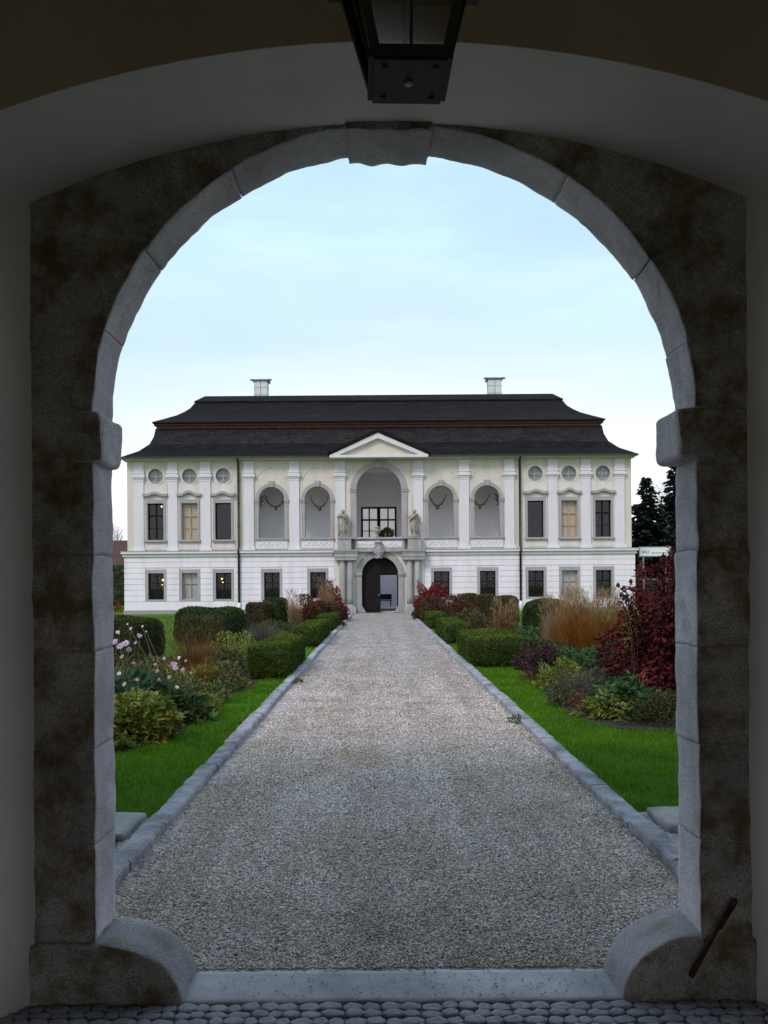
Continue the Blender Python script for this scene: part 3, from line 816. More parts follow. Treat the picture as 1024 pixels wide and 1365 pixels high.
# pilasters
for s_ in (-1, 1):
    for uc in (320, 275, 231, 173.4, 113, 51.8):
        u = s_*uc; w = 6.4
        p_ = MB().box(lx(u-w), lx(u+w), -0.10, 0.02, lz(728), lz(640)).build('pilaster', M['trim_white'], pal)
        mb = MB(); mb.box(lx(u-w-0.2), lx(u+w+0.2), -0.12, 0.0, lz(627), lz(613.5))
        for q in range(4): mb.box(lx(u-w+1.2+q*2.9), lx(u-w+2.9+q*2.9), -0.145, -0.118, lz(626), lz(616))
        for v0, v1, e, d_ in ((627,629.5,1.2,0.17),(629.5,631.5,0.4,0.13),(631.5,634.8,2.2,0.22),(634.8,637,0.9,0.16),(637,640,0.3,0.12)):
            mb.box(lx(u-w-e), lx(u+w+e), -d_, 0.0, lz(v1), lz(v0))
        mb.build('capital', M['trim_white'], p_)
        mb = MB(); mb.box(lx(u-w-0.8), lx(u+w+0.8), -0.13, 0.0, lz(729.4), lz(728)); mb.box(lx(u-w-1.8), lx(u+w+1.8), -0.17, 0.0, lz(733), lz(729.4))
        mb.build('base', M['trim_white'], p_)
# white bay panels in the wings
for u in WX:
    o_ = uvrect(u-15.6, u+15.6, 645, 731.5)
    mb = MB(); mb.plate(o_, [uvrect(u-13.6, u+13.6, 664, 720.5)], -0.035, 0.02)
    n_ = 28
    mb.strip(circle(u, 632.6, 10.1, n_), circle(u, 632.6, 12.6, n_), -0.03, 0.02, closed=True)
    mb.build('bay_panel', M['bay_cream'], pal)
    MB().box(lx(u-11.5), lx(u+11.5), -0.055, -0.03, lz(730), lz(724.2)).build('apron_panel', M['bay_cream'], pal)
# windows
def window(u, v0, v1, fv0, fv1, hw=10.8, fw=14, sash='dark_wood', curtain=None, grille=False, sill=True, hood=0, y0=-0.09, cross=0.38, lamp=None, rows=2, mw=0.045, open_=False):
    n_ = MB()
    ro, ri = uvrect(u-fw, u+fw, fv0, fv1), uvrect(u-hw, u+hw, v0, v1)
    n_.plate(ro, [ri], y0, 0.05)
    w = n_.build('window', M['trim_stone'], pal)
    yy = 0.16
    m_ = MB(); x0, x1, z0, z1 = lx(u-hw-0.4), lx(u+hw+0.4), lz(v1+0.4), lz(v0-0.4); t = 0.075
    m_.box(x0, x0+t, yy, yy+0.07, z0, z1); m_.box(x1-t, x1, yy, yy+0.07, z0, z1)
    m_.box(x0+t, x1-t, yy, yy+0.07, z0, z0+t); m_.box(x0+t, x1-t, yy, yy+0.07, z1-t, z1)
    xm = (x0+x1)/2; zc = z1 - (z1-z0)*cross
    if not open_: m_.box(xm-mw, xm+mw, yy-0.005, yy+0.065, z0+t, z1-t)
    if not open_: m_.box(x0+t, xm-mw, yy, yy+0.06, zc-mw*1.1, zc+mw*1.1); m_.box(xm+mw, x1-t, yy, yy+0.06, zc-mw*1.1, zc+mw*1.1)
    if rows > 2 and not open_:
        zz = (z0 + zc)/2
        m_.box(x0+t, xm-mw, yy+0.01, yy+0.05, zz-0.02, zz+0.02); m_.box(xm+mw, x1-t, yy+0.01, yy+0.05, zz-0.02, zz+0.02)
    m_.build('sash', M[sash], w)
    MB().add([(x0+0.01,yy+0.035,z0+0.01),(x1-0.01,yy+0.035,z0+0.01),(x1-0.01,yy+0.035,z1-0.01),(x0+0.01,yy+0.035,z1-0.01)], [(0,1,2,3)]).build('pane', M['glass'], w)
    if curtain:
        vs = []; nn = 40
        for i in range(nn+1):
            x = x0 + (x1-x0)*i/nn; y = yy + 0.09 + 0.02*math.sin(i*1.35) + 0.012*math.sin(i*3.1)
            vs += [(x, y, z0), (x, y, z1)]
        MB().add(vs, [(2*i, 2*i+2, 2*i+3, 2*i+1) for i in range(nn)]).build('curtain', M[curtain], w, smooth=True)
    if grille:
        m_ = MB(); st = 0.24; a0, a1, b0, b1 = lx(u-hw), lx(u+hw), lz(v1), lz(v0)
        for dr in (1, -1):
            c = -4.0
            while c < 4.0:
                # line x = xm + s, z = zmid + dr*s*1.25 + c clipped to the opening
                zm = (b0+b1)/2; lo, hi = a0-xm, a1-xm
                s0 = (b0-zm-c)/(1.25*dr); s1 = (b1-zm-c)/(1.25*dr)
                lo = max(lo, min(s0,s1)); hi = min(hi, max(s0,s1))
                if hi - lo > 0.03:
                    m_.bar((xm+lo, 0.05+0.012*dr, zm+dr*1.25*lo+c), (xm+hi, 0.05+0.012*dr, zm+dr*1.25*hi+c), 0.014, 0.012)
                c += st*1.25
        m_.build('grille', M['iron'], w)
    if sill:
        MB().box(lx(u-fw-1.2), lx(u+fw+1.2), -0.2, 0.0, lz(fv1+1.0), lz(fv1-1.6)).build('sill', M['trim_stone'], w, bevel=0.01)
    if hood:
        top, bot = [], []
        for i in range(25):
            t_ = -1 + 2*i/24; rise = hood*math.exp(-(t_/0.42)**2) - 0.6*math.exp(-((abs(t_)-0.62)/0.2)**2)
            top.append((lx(u+16.3*t_), lz(656.2 - rise))); bot.append((lx(u+16.3*t_), lz(659.6 - rise)))
        MB().strip(bot, top, -0.24, 0.0).build('hood', M['trim_stone'], w)
    if lamp:
        for lu, lv, mt, rr in lamp:
            MB().lathe([(0.0,-rr),(rr*0.7,-rr*0.7),(rr,0),(rr*0.7,rr*0.7),(0.01,rr)], lx(lu), 0.75, 10).build('lamp', M[mt], w, loc=(0,0,lz(lv)), smooth=True)
    return w
for i, u in enumerate(WX):
    mid_ = i in (1, 4)
    window(u, 669, 718, 664, 719.5, 10.6, 13.4, sash='tan_wood' if mid_ else 'dark_wood', curtain='curtain_tan' if mid_ else None, hood=4.2 if mid_ else 2.6, rows=3, mw=0.035 if mid_ else 0.05, open_=i in (2, 3), cross=0.34,
           lamp=[(-294.5, 671.5, 'lamp_white', 0.055)] if i == 0 else None)
for u in WX:
    w = MB().strip(circle(u, 632.6, 9.3), circle(u, 632.6, 10.2), -0.05, 0.12, closed=True).build('oculus_window', M['trim_stone'], pal)
    mb = MB(); mb.box(lx(u)-0.035, lx(u)+0.035, 0.1, 0.16, lz(641.5), lz(623.7)); mb.box(lx(u-8.9), lx(u)-0.035, 0.1, 0.16, lz(632.6)-0.035, lz(632.6)+0.035); mb.box(lx(u)+0.035, lx(u+8.9), 0.1, 0.16, lz(632.6)-0.035, lz(632.6)+0.035)
    mb.build('sash', M['trim_stone'], w)
    c = circle(u, 632.6, 9.3); MB().add([(x,0.13,z) for x, z in c], [tuple(range(len(c)))]).build('pane', M['glass'], w)
    MB().add([(x,0.3,z) for x, z in circle(u, 632.6, 9.9)], [tuple(range(28))]).build('blind', M['curtain_grey'], w)
for u in GX_:
    mid_ = abs(u) in (252.8,)
    lamp = None
    if u == -298: lamp = [(-293.5, 771, 'lamp_warm', 0.075), (-294.5, 777.5, 'lamp_warm', 0.04)]
    if u == -208: lamp = [(-213.5, 770, 'lamp_warm', 0.06), (-212.5, 775, 'lamp_warm', 0.05)]
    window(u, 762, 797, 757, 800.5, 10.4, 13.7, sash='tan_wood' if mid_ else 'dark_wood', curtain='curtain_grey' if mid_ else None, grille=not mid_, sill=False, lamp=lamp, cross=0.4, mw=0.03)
# rooms behind the windows
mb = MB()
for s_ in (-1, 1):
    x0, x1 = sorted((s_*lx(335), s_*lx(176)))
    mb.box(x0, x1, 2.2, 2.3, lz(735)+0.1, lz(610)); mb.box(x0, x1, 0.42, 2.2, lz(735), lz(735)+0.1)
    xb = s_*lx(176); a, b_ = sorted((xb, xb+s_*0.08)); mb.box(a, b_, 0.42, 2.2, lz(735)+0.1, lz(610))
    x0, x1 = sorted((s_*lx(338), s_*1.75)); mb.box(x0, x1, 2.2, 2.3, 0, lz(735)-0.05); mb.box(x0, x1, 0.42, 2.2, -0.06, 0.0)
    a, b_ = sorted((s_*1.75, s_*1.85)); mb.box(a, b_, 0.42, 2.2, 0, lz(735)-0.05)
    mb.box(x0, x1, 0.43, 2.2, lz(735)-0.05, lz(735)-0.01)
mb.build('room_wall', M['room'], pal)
# loggia
LU = 170
mb = MB(); D_, D2, CU = 2.9, 5.6, 42
kf = (50+D2)/50.0
for s_ in (-1, 1):
    x0, x1 = sorted((s_*lx(CU), s_*lx(LU))); mb.box(x0, x1, D_, D_+0.15, lz(731), lz(612))
    x0, x1 = sorted((s_*lx(CU), s_*lx(CU)+s_*0.12)); mb.box(x0, x1, D_+0.15, D2, lz(731), lz(612))
    x0, x1 = sorted((s_*lx(LU), s_*lx(LU)+s_*0.15)); mb.box(x0, x1, 0.42, D_+0.15, lz(731), lz(612))
mb.box(lx(-CU)-0.12, lx(CU)+0.12, D2, D2+0.15, lz(731), lz(612))
mb.box(lx(-LU), lx(LU), 0.42, D2, lz(614), lz(610)); mb.box(lx(-LU), lx(LU), 0.42, D2, lz(734), lz(731))
mb.build('loggia', M['loggia'], pal)
def archivolt(name, uc, ri, ro, vspr, vbot, y0, y1, mat, n=28):
    inn = [(lx(uc-ri), lz(vbot))] + [(lx(uc)-ri*K*math.cos(PI*i/n), lz(vspr)+ri*K*math.sin(PI*i/n)) for i in range(n+1)] + [(lx(uc+ri), lz(vbot))]
    out = [(lx(uc-ro), lz(vbot))] + [(lx(uc)-ro*K*math.cos(PI*i/n), lz(vspr)+ro*K*math.sin(PI*i/n)) for i in range(n+1)] + [(lx(uc+ro), lz(vbot))]
    return MB().strip(inn, out, y0, y1).build(name, mat, pal)
for u in AX:
    a = archivolt('arch_surround', u, 17, 21.6, 665, 716.5, -0.07, 0.40, M['trim_stone'])
    for s_ in (-1, 1):
        mb = MB(); x0, x1 = sorted((lx(u+s_*16.6), lx(u+s_*23))); mb.box(x0, x1, -0.12, 0.02, lz(667.6), lz(666)); mb.box(x0+0.02, x1-0.02, -0.1, 0.02, lz(669.2), lz(667.6)); mb.box(x0, x1, -0.13, 0.02, lz(666), lz(664.6))
        mb.build('impost', M['trim_stone'], a)
    MB().add([(lx(u-2.6),-0.15,lz(648.3)),(lx(u+2.6),-0.15,lz(648.3)),(lx(u+3.6),-0.15,lz(640.5)),(lx(u-3.6),-0.15,lz(640.5)),
              (lx(u-2.6),0.0,lz(648.3)),(lx(u+2.6),0.0,lz(648.3)),(lx(u+3.6),0.0,lz(640.5)),(lx(u-3.6),0.0,lz(640.5))],
             [(0,1,2,3),(4,7,6,5),(0,4,5,1),(1,5,6,2),(2,6,7,3),(3,7,4,0)]).build('keystone', M['trim_stone'], a)
    MB().box(lx(u-22.6), lx(u+22.6), -0.16, 0.4, lz(718.3), lz(716.5)).build('sill', M['trim_stone'], a)
    MB().box(lx(u-21), lx(u+21), -0.05, 0.0, lz(730.5), lz(718.3)).build('apron', M['trim_white'], a)
    # scrolled plaster relief on the apron and shaped frame over the arch
    mb = MB()
    for q in range(9):
        x = u-15 + q*3.75
        mb.lathe([(0.02,-0.05),(0.075,-0.03),(0.075,0.03),(0.02,0.05)], lx(x), -0.05, 8)
        mb.v[-32:] = [(p[0], -0.05+(p[1]+0.05)*0.4, lz(724)+(0.06 if q % 2 else -0.04)+p[2]*1.6) for p in mb.v[-32:]]
    mb.build('relief', M['trim_white'], a)
    n_ = 30; inn, out = [], []
    for i in range(n_+1):
        t = PI*(0.08+0.84*i/n_); rr = 20.3 + 0.7*math.cos(12*t)
        inn.append((lx(u)-(rr-0.8)*K*math.cos(t), lz(642)+(rr-0.8)*K*math.sin(t))); out.append((lx(u)-(rr+0.8)*K*math.cos(t), lz(642)+(rr+0.8)*K*math.sin(t)))
    MB().strip(inn, out, -0.035, 0.0).build('relief_frame', M['bay_cream'], a)
a = archivolt('arch_surround', -0.5, 30, 37.6, 653, 716, -0.09, 0.40, M['trim_stone'], 36)
for s_ in (-1, 1):
    mb = MB(); x0, x1 = sorted((lx(-0.5+s_*29.4), lx(-0.5+s_*38.6))); mb.box(x0, x1, -0.17, 0.02, lz(652.6), lz(650.8)); mb.box(x0+0.03, x1-0.03, -0.14, 0.02, lz(655.4), lz(652.6))
    mb.build('impost', M['trim_stone'], a)
MB().box(lx(-4), lx(3), -0.18, 0.0, lz(624), lz(614.2)).build('keystone', M['trim_stone'], a, bevel=0.02)
# white infill either side of the great arch
mb = MB()
for s_ in (-1, 1):
    x0, x1 = sorted((lx(s_*38.2), lx(s_*44))); mb.box(x0, x1, -0.03, 0.0, lz(716), lz(660))
    pts_o = [(lx(s_*(38.2)), lz(616)), (lx(s_*38.2), lz(640)), (lx(s_*24), lz(617))]
mb.build('arch_flank', M['cream_wall'], pal)
# loggia window, plaque (on the back wall of the deeper middle bay)
w = MB(); u0, u1, v0, v1 = -24.4, 22.6, 676, 716
f_ = D2
gx = lambda u: u*K*kf
gz = lambda v: 1.6 + (781-v)*K*kf
def fb(m_, a0, a1, b0, b1, y=f_, d=0.08): m_.box(gx(a0), gx(a1), y-d, y, gz(b1), gz(b0))
fb(w, u0, u1, v0, v0+2.2); fb(w, u0, u0+2.4, v0+2.2, 722); fb(w, u1-2.4, u1, v0+2.2, 722); fb(w, -3.2, 1.2, v0+2.2, 722, f_, 0.1)
fb(w, u0+2.4, -3.2, 692.0, 694.2); fb(w, 1.2, u1-2.4, 692.0, 694.2)
fb(w, -14.6, -12.8, v0+2.2, 692); fb(w, 10.4, 12.2, v0+2.2, 692); fb(w, -14.6, -12.8, 694.2, 722); fb(w, 10.4, 12.2, 694.2, 722)
fb(w, u0+2.4, -14.6, 707.3, 708.2); fb(w, -12.8, -3.2, 707.3, 708.2); fb(w, 1.2, 10.4, 707.3, 708.2); fb(w, 12.2, u1-2.4, 707.3, 708.2)
w = w.build('loggia_window', M['dark_wood'], pal)
for nm, y, mt in (('pane', f_-0.04, 'glass'), ('blind', f_-0.012, 'glow_backing')):  # backing sheet glows in place of daylight showing through the panes
    MB().add([(gx(u0)+0.01,y,gz(722)),(gx(u1)-0.01,y,gz(722)),(gx(u1)-0.01,y,gz(v0)-0.01),(gx(u0)+0.01,y,gz(v0)-0.01)], [(0,1,2,3)]).build(nm, M[mt], w)
inn = [(gx(-25+50*i/20), gz(673.5-6.5*math.sin(PI*i/20))) for i in range(21)]; out = [(x, z+0.09) for x, z in inn]
MB().strip(inn, out, f_-0.1, f_).build('hood', M['loggia'], w)
pl = MB().box(gx(-12.6), gx(8.6), f_-0.06, f_, gz(660), gz(644))
pl.box(gx(-8), gx(4), f_-0.1, f_-0.06, gz(657), gz(647)); pl.build('relief_plaque', M['loggia'], pal, bevel=0.01)

# entablature and pediment
mb = MB()
for a_, b_ in ((-339,-65),(65,339)):
    mb.box(lx(a_), lx(b_), -0.22, 0.3, lz(612.9), lz(610.2)); mb.box(lx(a_)-0.1, lx(b_)+0.1, -0.56, 0.3, lz(611.4), lz(608.6))
mb.build('cornice', M['bay_cream'], pal)
ped = MB().plate([(lx(-63),lz(609.5)),(lx(63),lz(609.5)),(lx(-1.5),lz(581.5))], [], -0.68, 1.8).build('pediment', M['cream_wall'], pal)
mb = MB(); mb.box(lx(-64.6), lx(64.6), -0.95, -0.05, lz(612.6), lz(609.2))
for s_ in (-1, 1):
    p0, p1 = Vector((lx(s_*64.4), 0, lz(609.2))), Vector((lx(-1.2), 0, lz(580.3)))
    q0, q1 = Vector((lx(s_*52.5), 0, lz(609.2))), Vector((lx(-1.2), 0, lz(587.3)))
    mb.add([(p.x, y, p.z) for y in (-0.93, -0.1) for p in (p0, p1, q1, q0)], [(0,1,2,3),(4,7,6,5),(0,4,5,1),(1,5,6,2),(2,6,7,3),(3,7,4,0)])
    q0, q1 = Vector((lx(s_*50.0), 0, lz(609.2))), Vector((lx(-1.2), 0, lz(588.4))); r0, r1 = Vector((lx(s_*52.5), 0, lz(609.2))), Vector((lx(-1.2), 0, lz(587.3)))
    mb.add([(p.x, y, p.z) for y in (-0.78, -0.1) for p in (r0, r1, q1, q0)], [(0,1,2,3),(4,7,6,5),(0,4,5,1),(1,5,6,2),(2,6,7,3),(3,7,4,0)])
mb.build('moulding', M['trim_white'], ped)
mb = MB()
for s_ in (-1, 1):
    p0, p1 = (lx(s_*67.0), lz(608.9)), (lx(-1.3), lz(579.4))
    mb.add([(x, y, z+dz) for y in (-1.02, 3.4) for (x, z, dz) in ((p0[0],p0[1],0.0),(p1[0],p1[1],0.0),(p1[0],p1[1],0.20),(p0[0],p0[1],0.15))],
           [(0,1,2,3),(4,7,6,5),(0,4,5,1),(1,5,6,2),(2,6,7,3),(3,7,4,0)])
mb.build('pediment_roof', M['roof'], ped)

# roof: two hipped tiers with flared eaves
def ringpts(half, yf):
    yb = 11.1 - yf; return [(-half, yf), (half, yf), (half, yb), (-half, yb)]
def px_half(u, y): return u*(50+y)/1100
def px_z(v, y): return 1.6 + (781-v)*(50+y)/1100
lower = [(346,608.2,-0.62),(344,606.6,-0.58),(320,598.8,0.35),(306,590,0.95),(300,580,1.35),(297.5,569,1.6)]
upper = [(302.5,561.6,1.15),(302,560.2,1.17),(285.5,556,1.9),(269.5,551.6,2.6),(259.5,547.2,3.1),(251.5,542.5,3.6),(244.2,534.5,4.35)]
def tier(name, rows, cap=None):
    vs, fs = [], []
    for u, v, y in rows:
        vs += [(x, yy, px_z(v, y)) for x, yy in ringpts(px_half(u, y), y)]
    for i in range(len(rows)-1):
        for k in range(4):
            k2 = (k+1) % 4; fs.append((i*4+k, i*4+k2, i*4+4+k2, i*4+4+k))
    mb = MB().add(vs, fs)
    y = rows[0][2]; h = px_half(rows[0][0], y); z = px_z(rows[0][1], y)
    mb.add([(-h,y,z),(h,y,z),(h,11.1-y,z),(-h,11.1-y,z),(-h+1.2,y+1.2,z+0.05),(h-1.2,y+1.2,z+0.05),(h-1.2,9.9-y,z+0.05),(-h+1.2,9.9-y,z+0.05)], [(0,1,5,4),(1,2,6,5),(2,3,7,6),(3,0,4,7)])
    return mb
rf = tier('roof', lower[:4]).build('lower_roof', M['roof'], pal)
tier('roof', lower[3:]).build('pale_courses', M['roof_pale'], rf)  # upper courses of the lower tier take a paler shingle colour
MB().box(-px_half(346,-0.62), px_half(346,-0.62), -0.70, -0.60, px_z(608.2,-0.62)-0.04, px_z(608.2,-0.62)+0.05).build('gutter', M['pipe'], rf)
band = MB(); h = px_half(296, 1.62); band.box(-h, h, 1.62, 9.48, px_z(571,1.62), px_z(561.5,1.62)); band.box(-h-0.12, h+0.12, 1.42, 9.6, px_z(565.2,1.42), px_z(562.6,1.42))
band.build('eaves_band', M['fascia'], pal)
mb = tier('roof', upper)
u, v, y = upper[-1]; h = px_half(u, y)
rg = [(-h-0.06, y-0.12, px_z(v,y)-0.03), (h+0.06, y-0.12, px_z(v,y)-0.03), (h+0.06, 11.22-y, px_z(v,y)-0.03), (-h-0.06, 11.22-y, px_z(v,y)-0.03)]
hr = px_half(231.5, 5.5); zr = px_z(526.4, 5.5)
mb.add(rg + [(p[0], p[1], p[2]+0.07) for p in rg] + [(-hr, 5.5, zr), (hr, 5.5, zr), (hr, 5.6, zr), (-hr, 5.6, zr)],
       [(0,1,5,4),(1,2,6,5),(2,3,7,6),(3,0,4,7),(4,5,9,8),(5,6,10,9),(6,7,11,10),(7,4,8,11),(8,9,10,11)])
up_roof = mb.build('upper_roof', M['roof'], pal)
for uc in (-157.3, 155.2):
    y = 6.3; kk = (50+y)/1100; x = uc*kk; hw = 8.8*kk; zt = px_z(506.8, y); zb_ = px_z(535, y)
    c = MB().box(x-hw, x+hw, y, y+0.8, zb_, zt)
    ch = c.build('chimney', M['chimney'], pal, bevel=0.015)
    mb = MB(); mb.box(x-hw-0.06, x+hw+0.06, y-0.06, y+0.86, zt, zt+0.06); mb.box(x-hw-0.13, x+hw+0.13, y-0.13, y+0.93, zt+0.06, zt+0.11)
    for q in range(3):
        xx = x-hw-0.1 + q*(hw+0.1)
        mb.lathe([(0.22,zt+0.11),(0.17,zt+0.17),(0.02,zt+0.19)], xx, y+0.2, 10)
    mb.build('chimney_cap', M['trim_stone'], ch)
    mb = MB()
    for q in (0.33, 0.66): mb.box(x-hw-0.012, x+hw+0.012, y-0.012, y+0.812, zb_+(zt-zb_)*q*1.05, zb_+(zt-zb_)*q*1.05+0.025)
    mb.box(x-0.02, x+0.02, y-0.014, y, zb_, zt)
    mb.build('iron_strap', M['plinth'], ch)
for s_ in (-1, 1):
    u = s_*187
    mb = MB(); mb.tube([(lx(u), -0.2, 0.62), (lx(u), -0.2, lz(737)), (lx(u), -0.42, lz(735)), (lx(u), -0.42, lz(732)), (lx(u), -0.16, lz(729)), (lx(u), -0.16, lz(615)), (lx(u), -0.62, lz(609.5))], 0.068, 10)
    for v in (640, 670, 700, 760, 785): mb.lathe([(0.085,-0.03),(0.085,0.03)], 0, 0, 10); mb.v[-20:] = [(p[0]+lx(u), p[1]+(-0.16 if v < 730 else -0.2), p[2]+lz(v)) for p in mb.v[-20:]]
    dp = mb.build('downpipe', M['pipe'], pal, smooth=True)
    MB().tube([(lx(u), -0.2, 0.0), (lx(u), -0.2, 0.64)], 0.085, 10).build('standpipe', M['sign_white'], dp, smooth=True)

# portal with paired columns, pedestals and balcony
Kp = 49.3/1100.0
pu = lambda u: u*Kp
pz = lambda v: 1.6 + (781-v)*Kp
a = archivolt('door_surround', 0.3, 24.3, 32.6, 766.5, 817, -0.16, 0.40, M['portal_stone'], 32)
for s_ in (-1, 1):
    mb = MB(); x0, x1 = sorted((lx(0.3+s_*23.6), lx(0.3+s_*33.4))); mb.box(x0, x1, -0.24, 0.02, lz(766.3), lz(763.6)); mb.box(x0+0.03, x1-0.03, -0.2, 0.02, lz(768), lz(766.3))
    mb.build('impost', M['portal_stone'], a)
for s_ in (-1, 1):
    mb = MB(); mb.add([(lx(0.3+s_*24.4), y, z) for y in (-0.2, 0.35) for z in (0, lz(806.5))] + [(lx(0.3+s_*19.3), y, 0) for y in (-0.2, 0.35)], [(0,1,4),(2,5,3),(0,4,5,2),(1,3,5,4),(0,2,3,1)])
    mb.build('guard_stone', M['portal_stone'], a)
# spandrel wall
sp = archpts(lx(0.3), 32.4*K, 0, lz(766.5), 28)
o_ = [(lx(-59),0), (sp[0][0],0)] + sp[2:][::-1] + [(sp[1][0],0), (lx(59),0), (lx(59),lz(732)), (lx(-59),lz(732))]
MB().plate(o_, [], -0.11, -0.055).build('portal_wall', M['portal_light'] if 'portal_light' in M else M['relief'], pal)
for s_ in (-1, 1):
    base_u = s_*45.0
    mb = MB(); mb.box(pu(base_u-15.5), pu(base_u+15.5), -0.74, -0.05, pz(742), pz(737)); mb.box(pu(base_u-14.6), pu(base_u+14.6), -0.70, -0.05, pz(746.2), pz(742))
    mb.build('entablature', M['portal_stone'], pal)
    mb = MB(); mb.box(pu(base_u-16.6), pu(base_u+16.6), -0.82, -0.05, pz(735), pz(732.6)); mb.box(pu(base_u-15.9), pu(base_u+15.9), -0.78, -0.05, pz(737), pz(735))
    mb.build('portal_cornice', M['plinth'], pal)
    mb = MB(); mb.box(pu(base_u-10.5), pu(base_u+7.2), -0.7, -0.05, pz(732.6), pz(718)) if s_ < 0 else mb.box(pu(base_u-7.2), pu(base_u+10.5), -0.7, -0.05, pz(732.6), pz(718))
    mb.box(pu(base_u-11.5), pu(base_u+11.5), -0.76, 0.0, pz(718), pz(716.2))
    mb.build('pedestal', M['portal_stone'], pal, bevel=0.012)
    for du, yc in ((-5.2, -0.42), (5.2, -0.42)):
        uc = base_u + du
        col = MB().lathe([(0.185, pz(806)), (0.19, pz(795)), (0.182, pz(775)), (0.165, pz(748.5))], pu(uc), yc, 20).build('column', M['portal_stone'], pal, smooth=True)
        MB().lathe([(0.165,pz(749.5)),(0.195,pz(748.8)),(0.195,pz(748.2)),(0.175,pz(748)),(0.22,pz(746.8)),(0.225,pz(746.2))], pu(uc), yc, 20).build('capital', M['portal_stone'], col)
        MB().lathe([(0.26,pz(809)),(0.26,pz(807.8)),(0.225,pz(807)),(0.215,pz(806.2)),(0.19,pz(805.6))], pu(uc), yc, 20).build('base', M['portal_stone'], col)
    MB().box(pu(base_u-13), pu(base_u+13), -0.72, -0.05, -0.05, pz(809)).build('column_plinth', M['portal_stone'], pal, bevel=0.015)
mb = MB(); mb.box(pu(-33.8), pu(34), -0.42, 0.0, pz(718), pz(716)); mb.box(pu(-33.8), pu(34), -0.28, 0.0, pz(732.6), pz(718)); mb.box(pu(-29), pu(29), -0.40, -0.05, pz(735), pz(732.6))
bal = mb.build('balcony', M['portal_stone'], pal)
mb = MB()
for x0, x1 in ((-31, -4), (3, 31)):
    mb.box(pu(x0), pu(x1), -0.31, -0.27, pz(729.5), pz(720.5))
    q = x0 + 2.2
    while q < x1 - 1:
        n0 = len(mb.v); mb.lathe([(0.01,-0.10),(0.06,-0.05),(0.07,0.03),(0.01,0.10)], 0, 0, 8)
        zz = pz(725) + random.uniform(-0.08, 0.08)
        mb.v[n0:] = [(p_[0]+pu(q), -0.31 + p_[1]*0.5, zz+p_[2]) for p_ in mb.v[n0:]]
        q += 2.6
mb.build('relief', M['relief_white'] if 'relief_white' in M else M['trim_white'], bal)
# coat of arms: scrolled shield
def shield():
    vs, fs = [], []; n = 36; cz = pz(734)
    for ring, (s_, y) in enumerate(((1.0,-0.42),(1.0,-0.52),(0.88,-0.58),(0.74,-0.54),(0.3,-0.6))):
        for k in range(n):
            t = 2*PI*k/n; r_ = 1 + 0.10*math.cos(4*t) + 0.05*math.cos(7*t+1)
            x = 7.0*Kp*s_*r_*math.cos(t); z = 9.8*Kp*s_*r_*math.sin(t)
            if math.sin(t) < 0: x *= 1 + 0.45*math.sin(t)
            vs.append((x-0.06, y, cz + z))
    for i in range(4):
        for k in range(n): fs.append((i*n+k, i*n+(k+1)%n, (i+1)*n+(k+1)%n, (i+1)*n+k))
    fs.append(tuple(4*n+k for k in range(n))); fs.append(tuple(range(n))[::-1])
    mb = MB().add(vs, fs)
    for k, (dx, dz) in enumerate(((-0.12,0.08),(0.1,0.12),(0.0,-0.12),(-0.1,-0.05),(0.12,-0.04))):
        n0 = len(mb.v); mb.lathe([(0.02,-0.06),(0.06,0),(0.02,0.06)], 0, 0, 8)
        mb.v[n0:] = [(p_[0]-0.06+dx, -0.6+p_[1]*0.5, cz+p_[2]+dz) for p_ in mb.v[n0:]]
    mb.tube([(-0.3,-0.5,pz(725)),(-0.2,-0.52,pz(722.5)),(-0.06,-0.54,pz(722)),(0.08,-0.52,pz(722.5)),(0.18,-0.5,pz(725))], [0.05,0.09,0.11,0.09,0.05], 8)
    mb.box(pu(-6), pu(3.5), -0.45, -0.1, pz(744), pz(726))
    mb.build('coat_of_arms', M['portal_stone'], pal, smooth=False)
shield()
# door: dark arched panel, fixed left leaf, open right leaf, passage behind
dw = archpts(lx(0.3), 24.6*K, lz(764.5), lz(766.5), 28)
MB().plate(dw, [], 0.22, 0.30).build('fanlight', M['dark_wood'], pal)
lf = MB().box(lx(-24.5), lx(0.8), 0.20, 0.28, 0.01, lz(764.6))
for q in range(3):
    z0 = 0.15 + q*0.78; lf.box(lx(-22), lx(-1.5), 0.18, 0.20, z0, z0+0.62)
lf = lf.build('door_leaf', M['dark_wood'], pal)
MB().lathe([(0.03,-0.05),(0.03,0.05)], lx(-1.2), 0.16, 10).build('handle', M['steel'], lf, loc=(0,0,1.05))
rl = MB().box(lx(23.4), lx(24.7), 0.22, 1.3, 0.01, lz(764.6)).build('door_leaf', M['dark_wood'], pal)
mb = MB()
mb.box(-1.75, -1.62, 0.45, 10.7, 0, 3.4); mb.box(1.62, 1.75, 0.45, 10.7, 0, 3.4); mb.box(-1.62, 1.62, 0.45, 10.7, 3.3, 3.4); mb.box(-1.62, 1.62, 0.4, 10.7, -0.08, 0.012)
mb.build('passage', M['loggia'], pal)

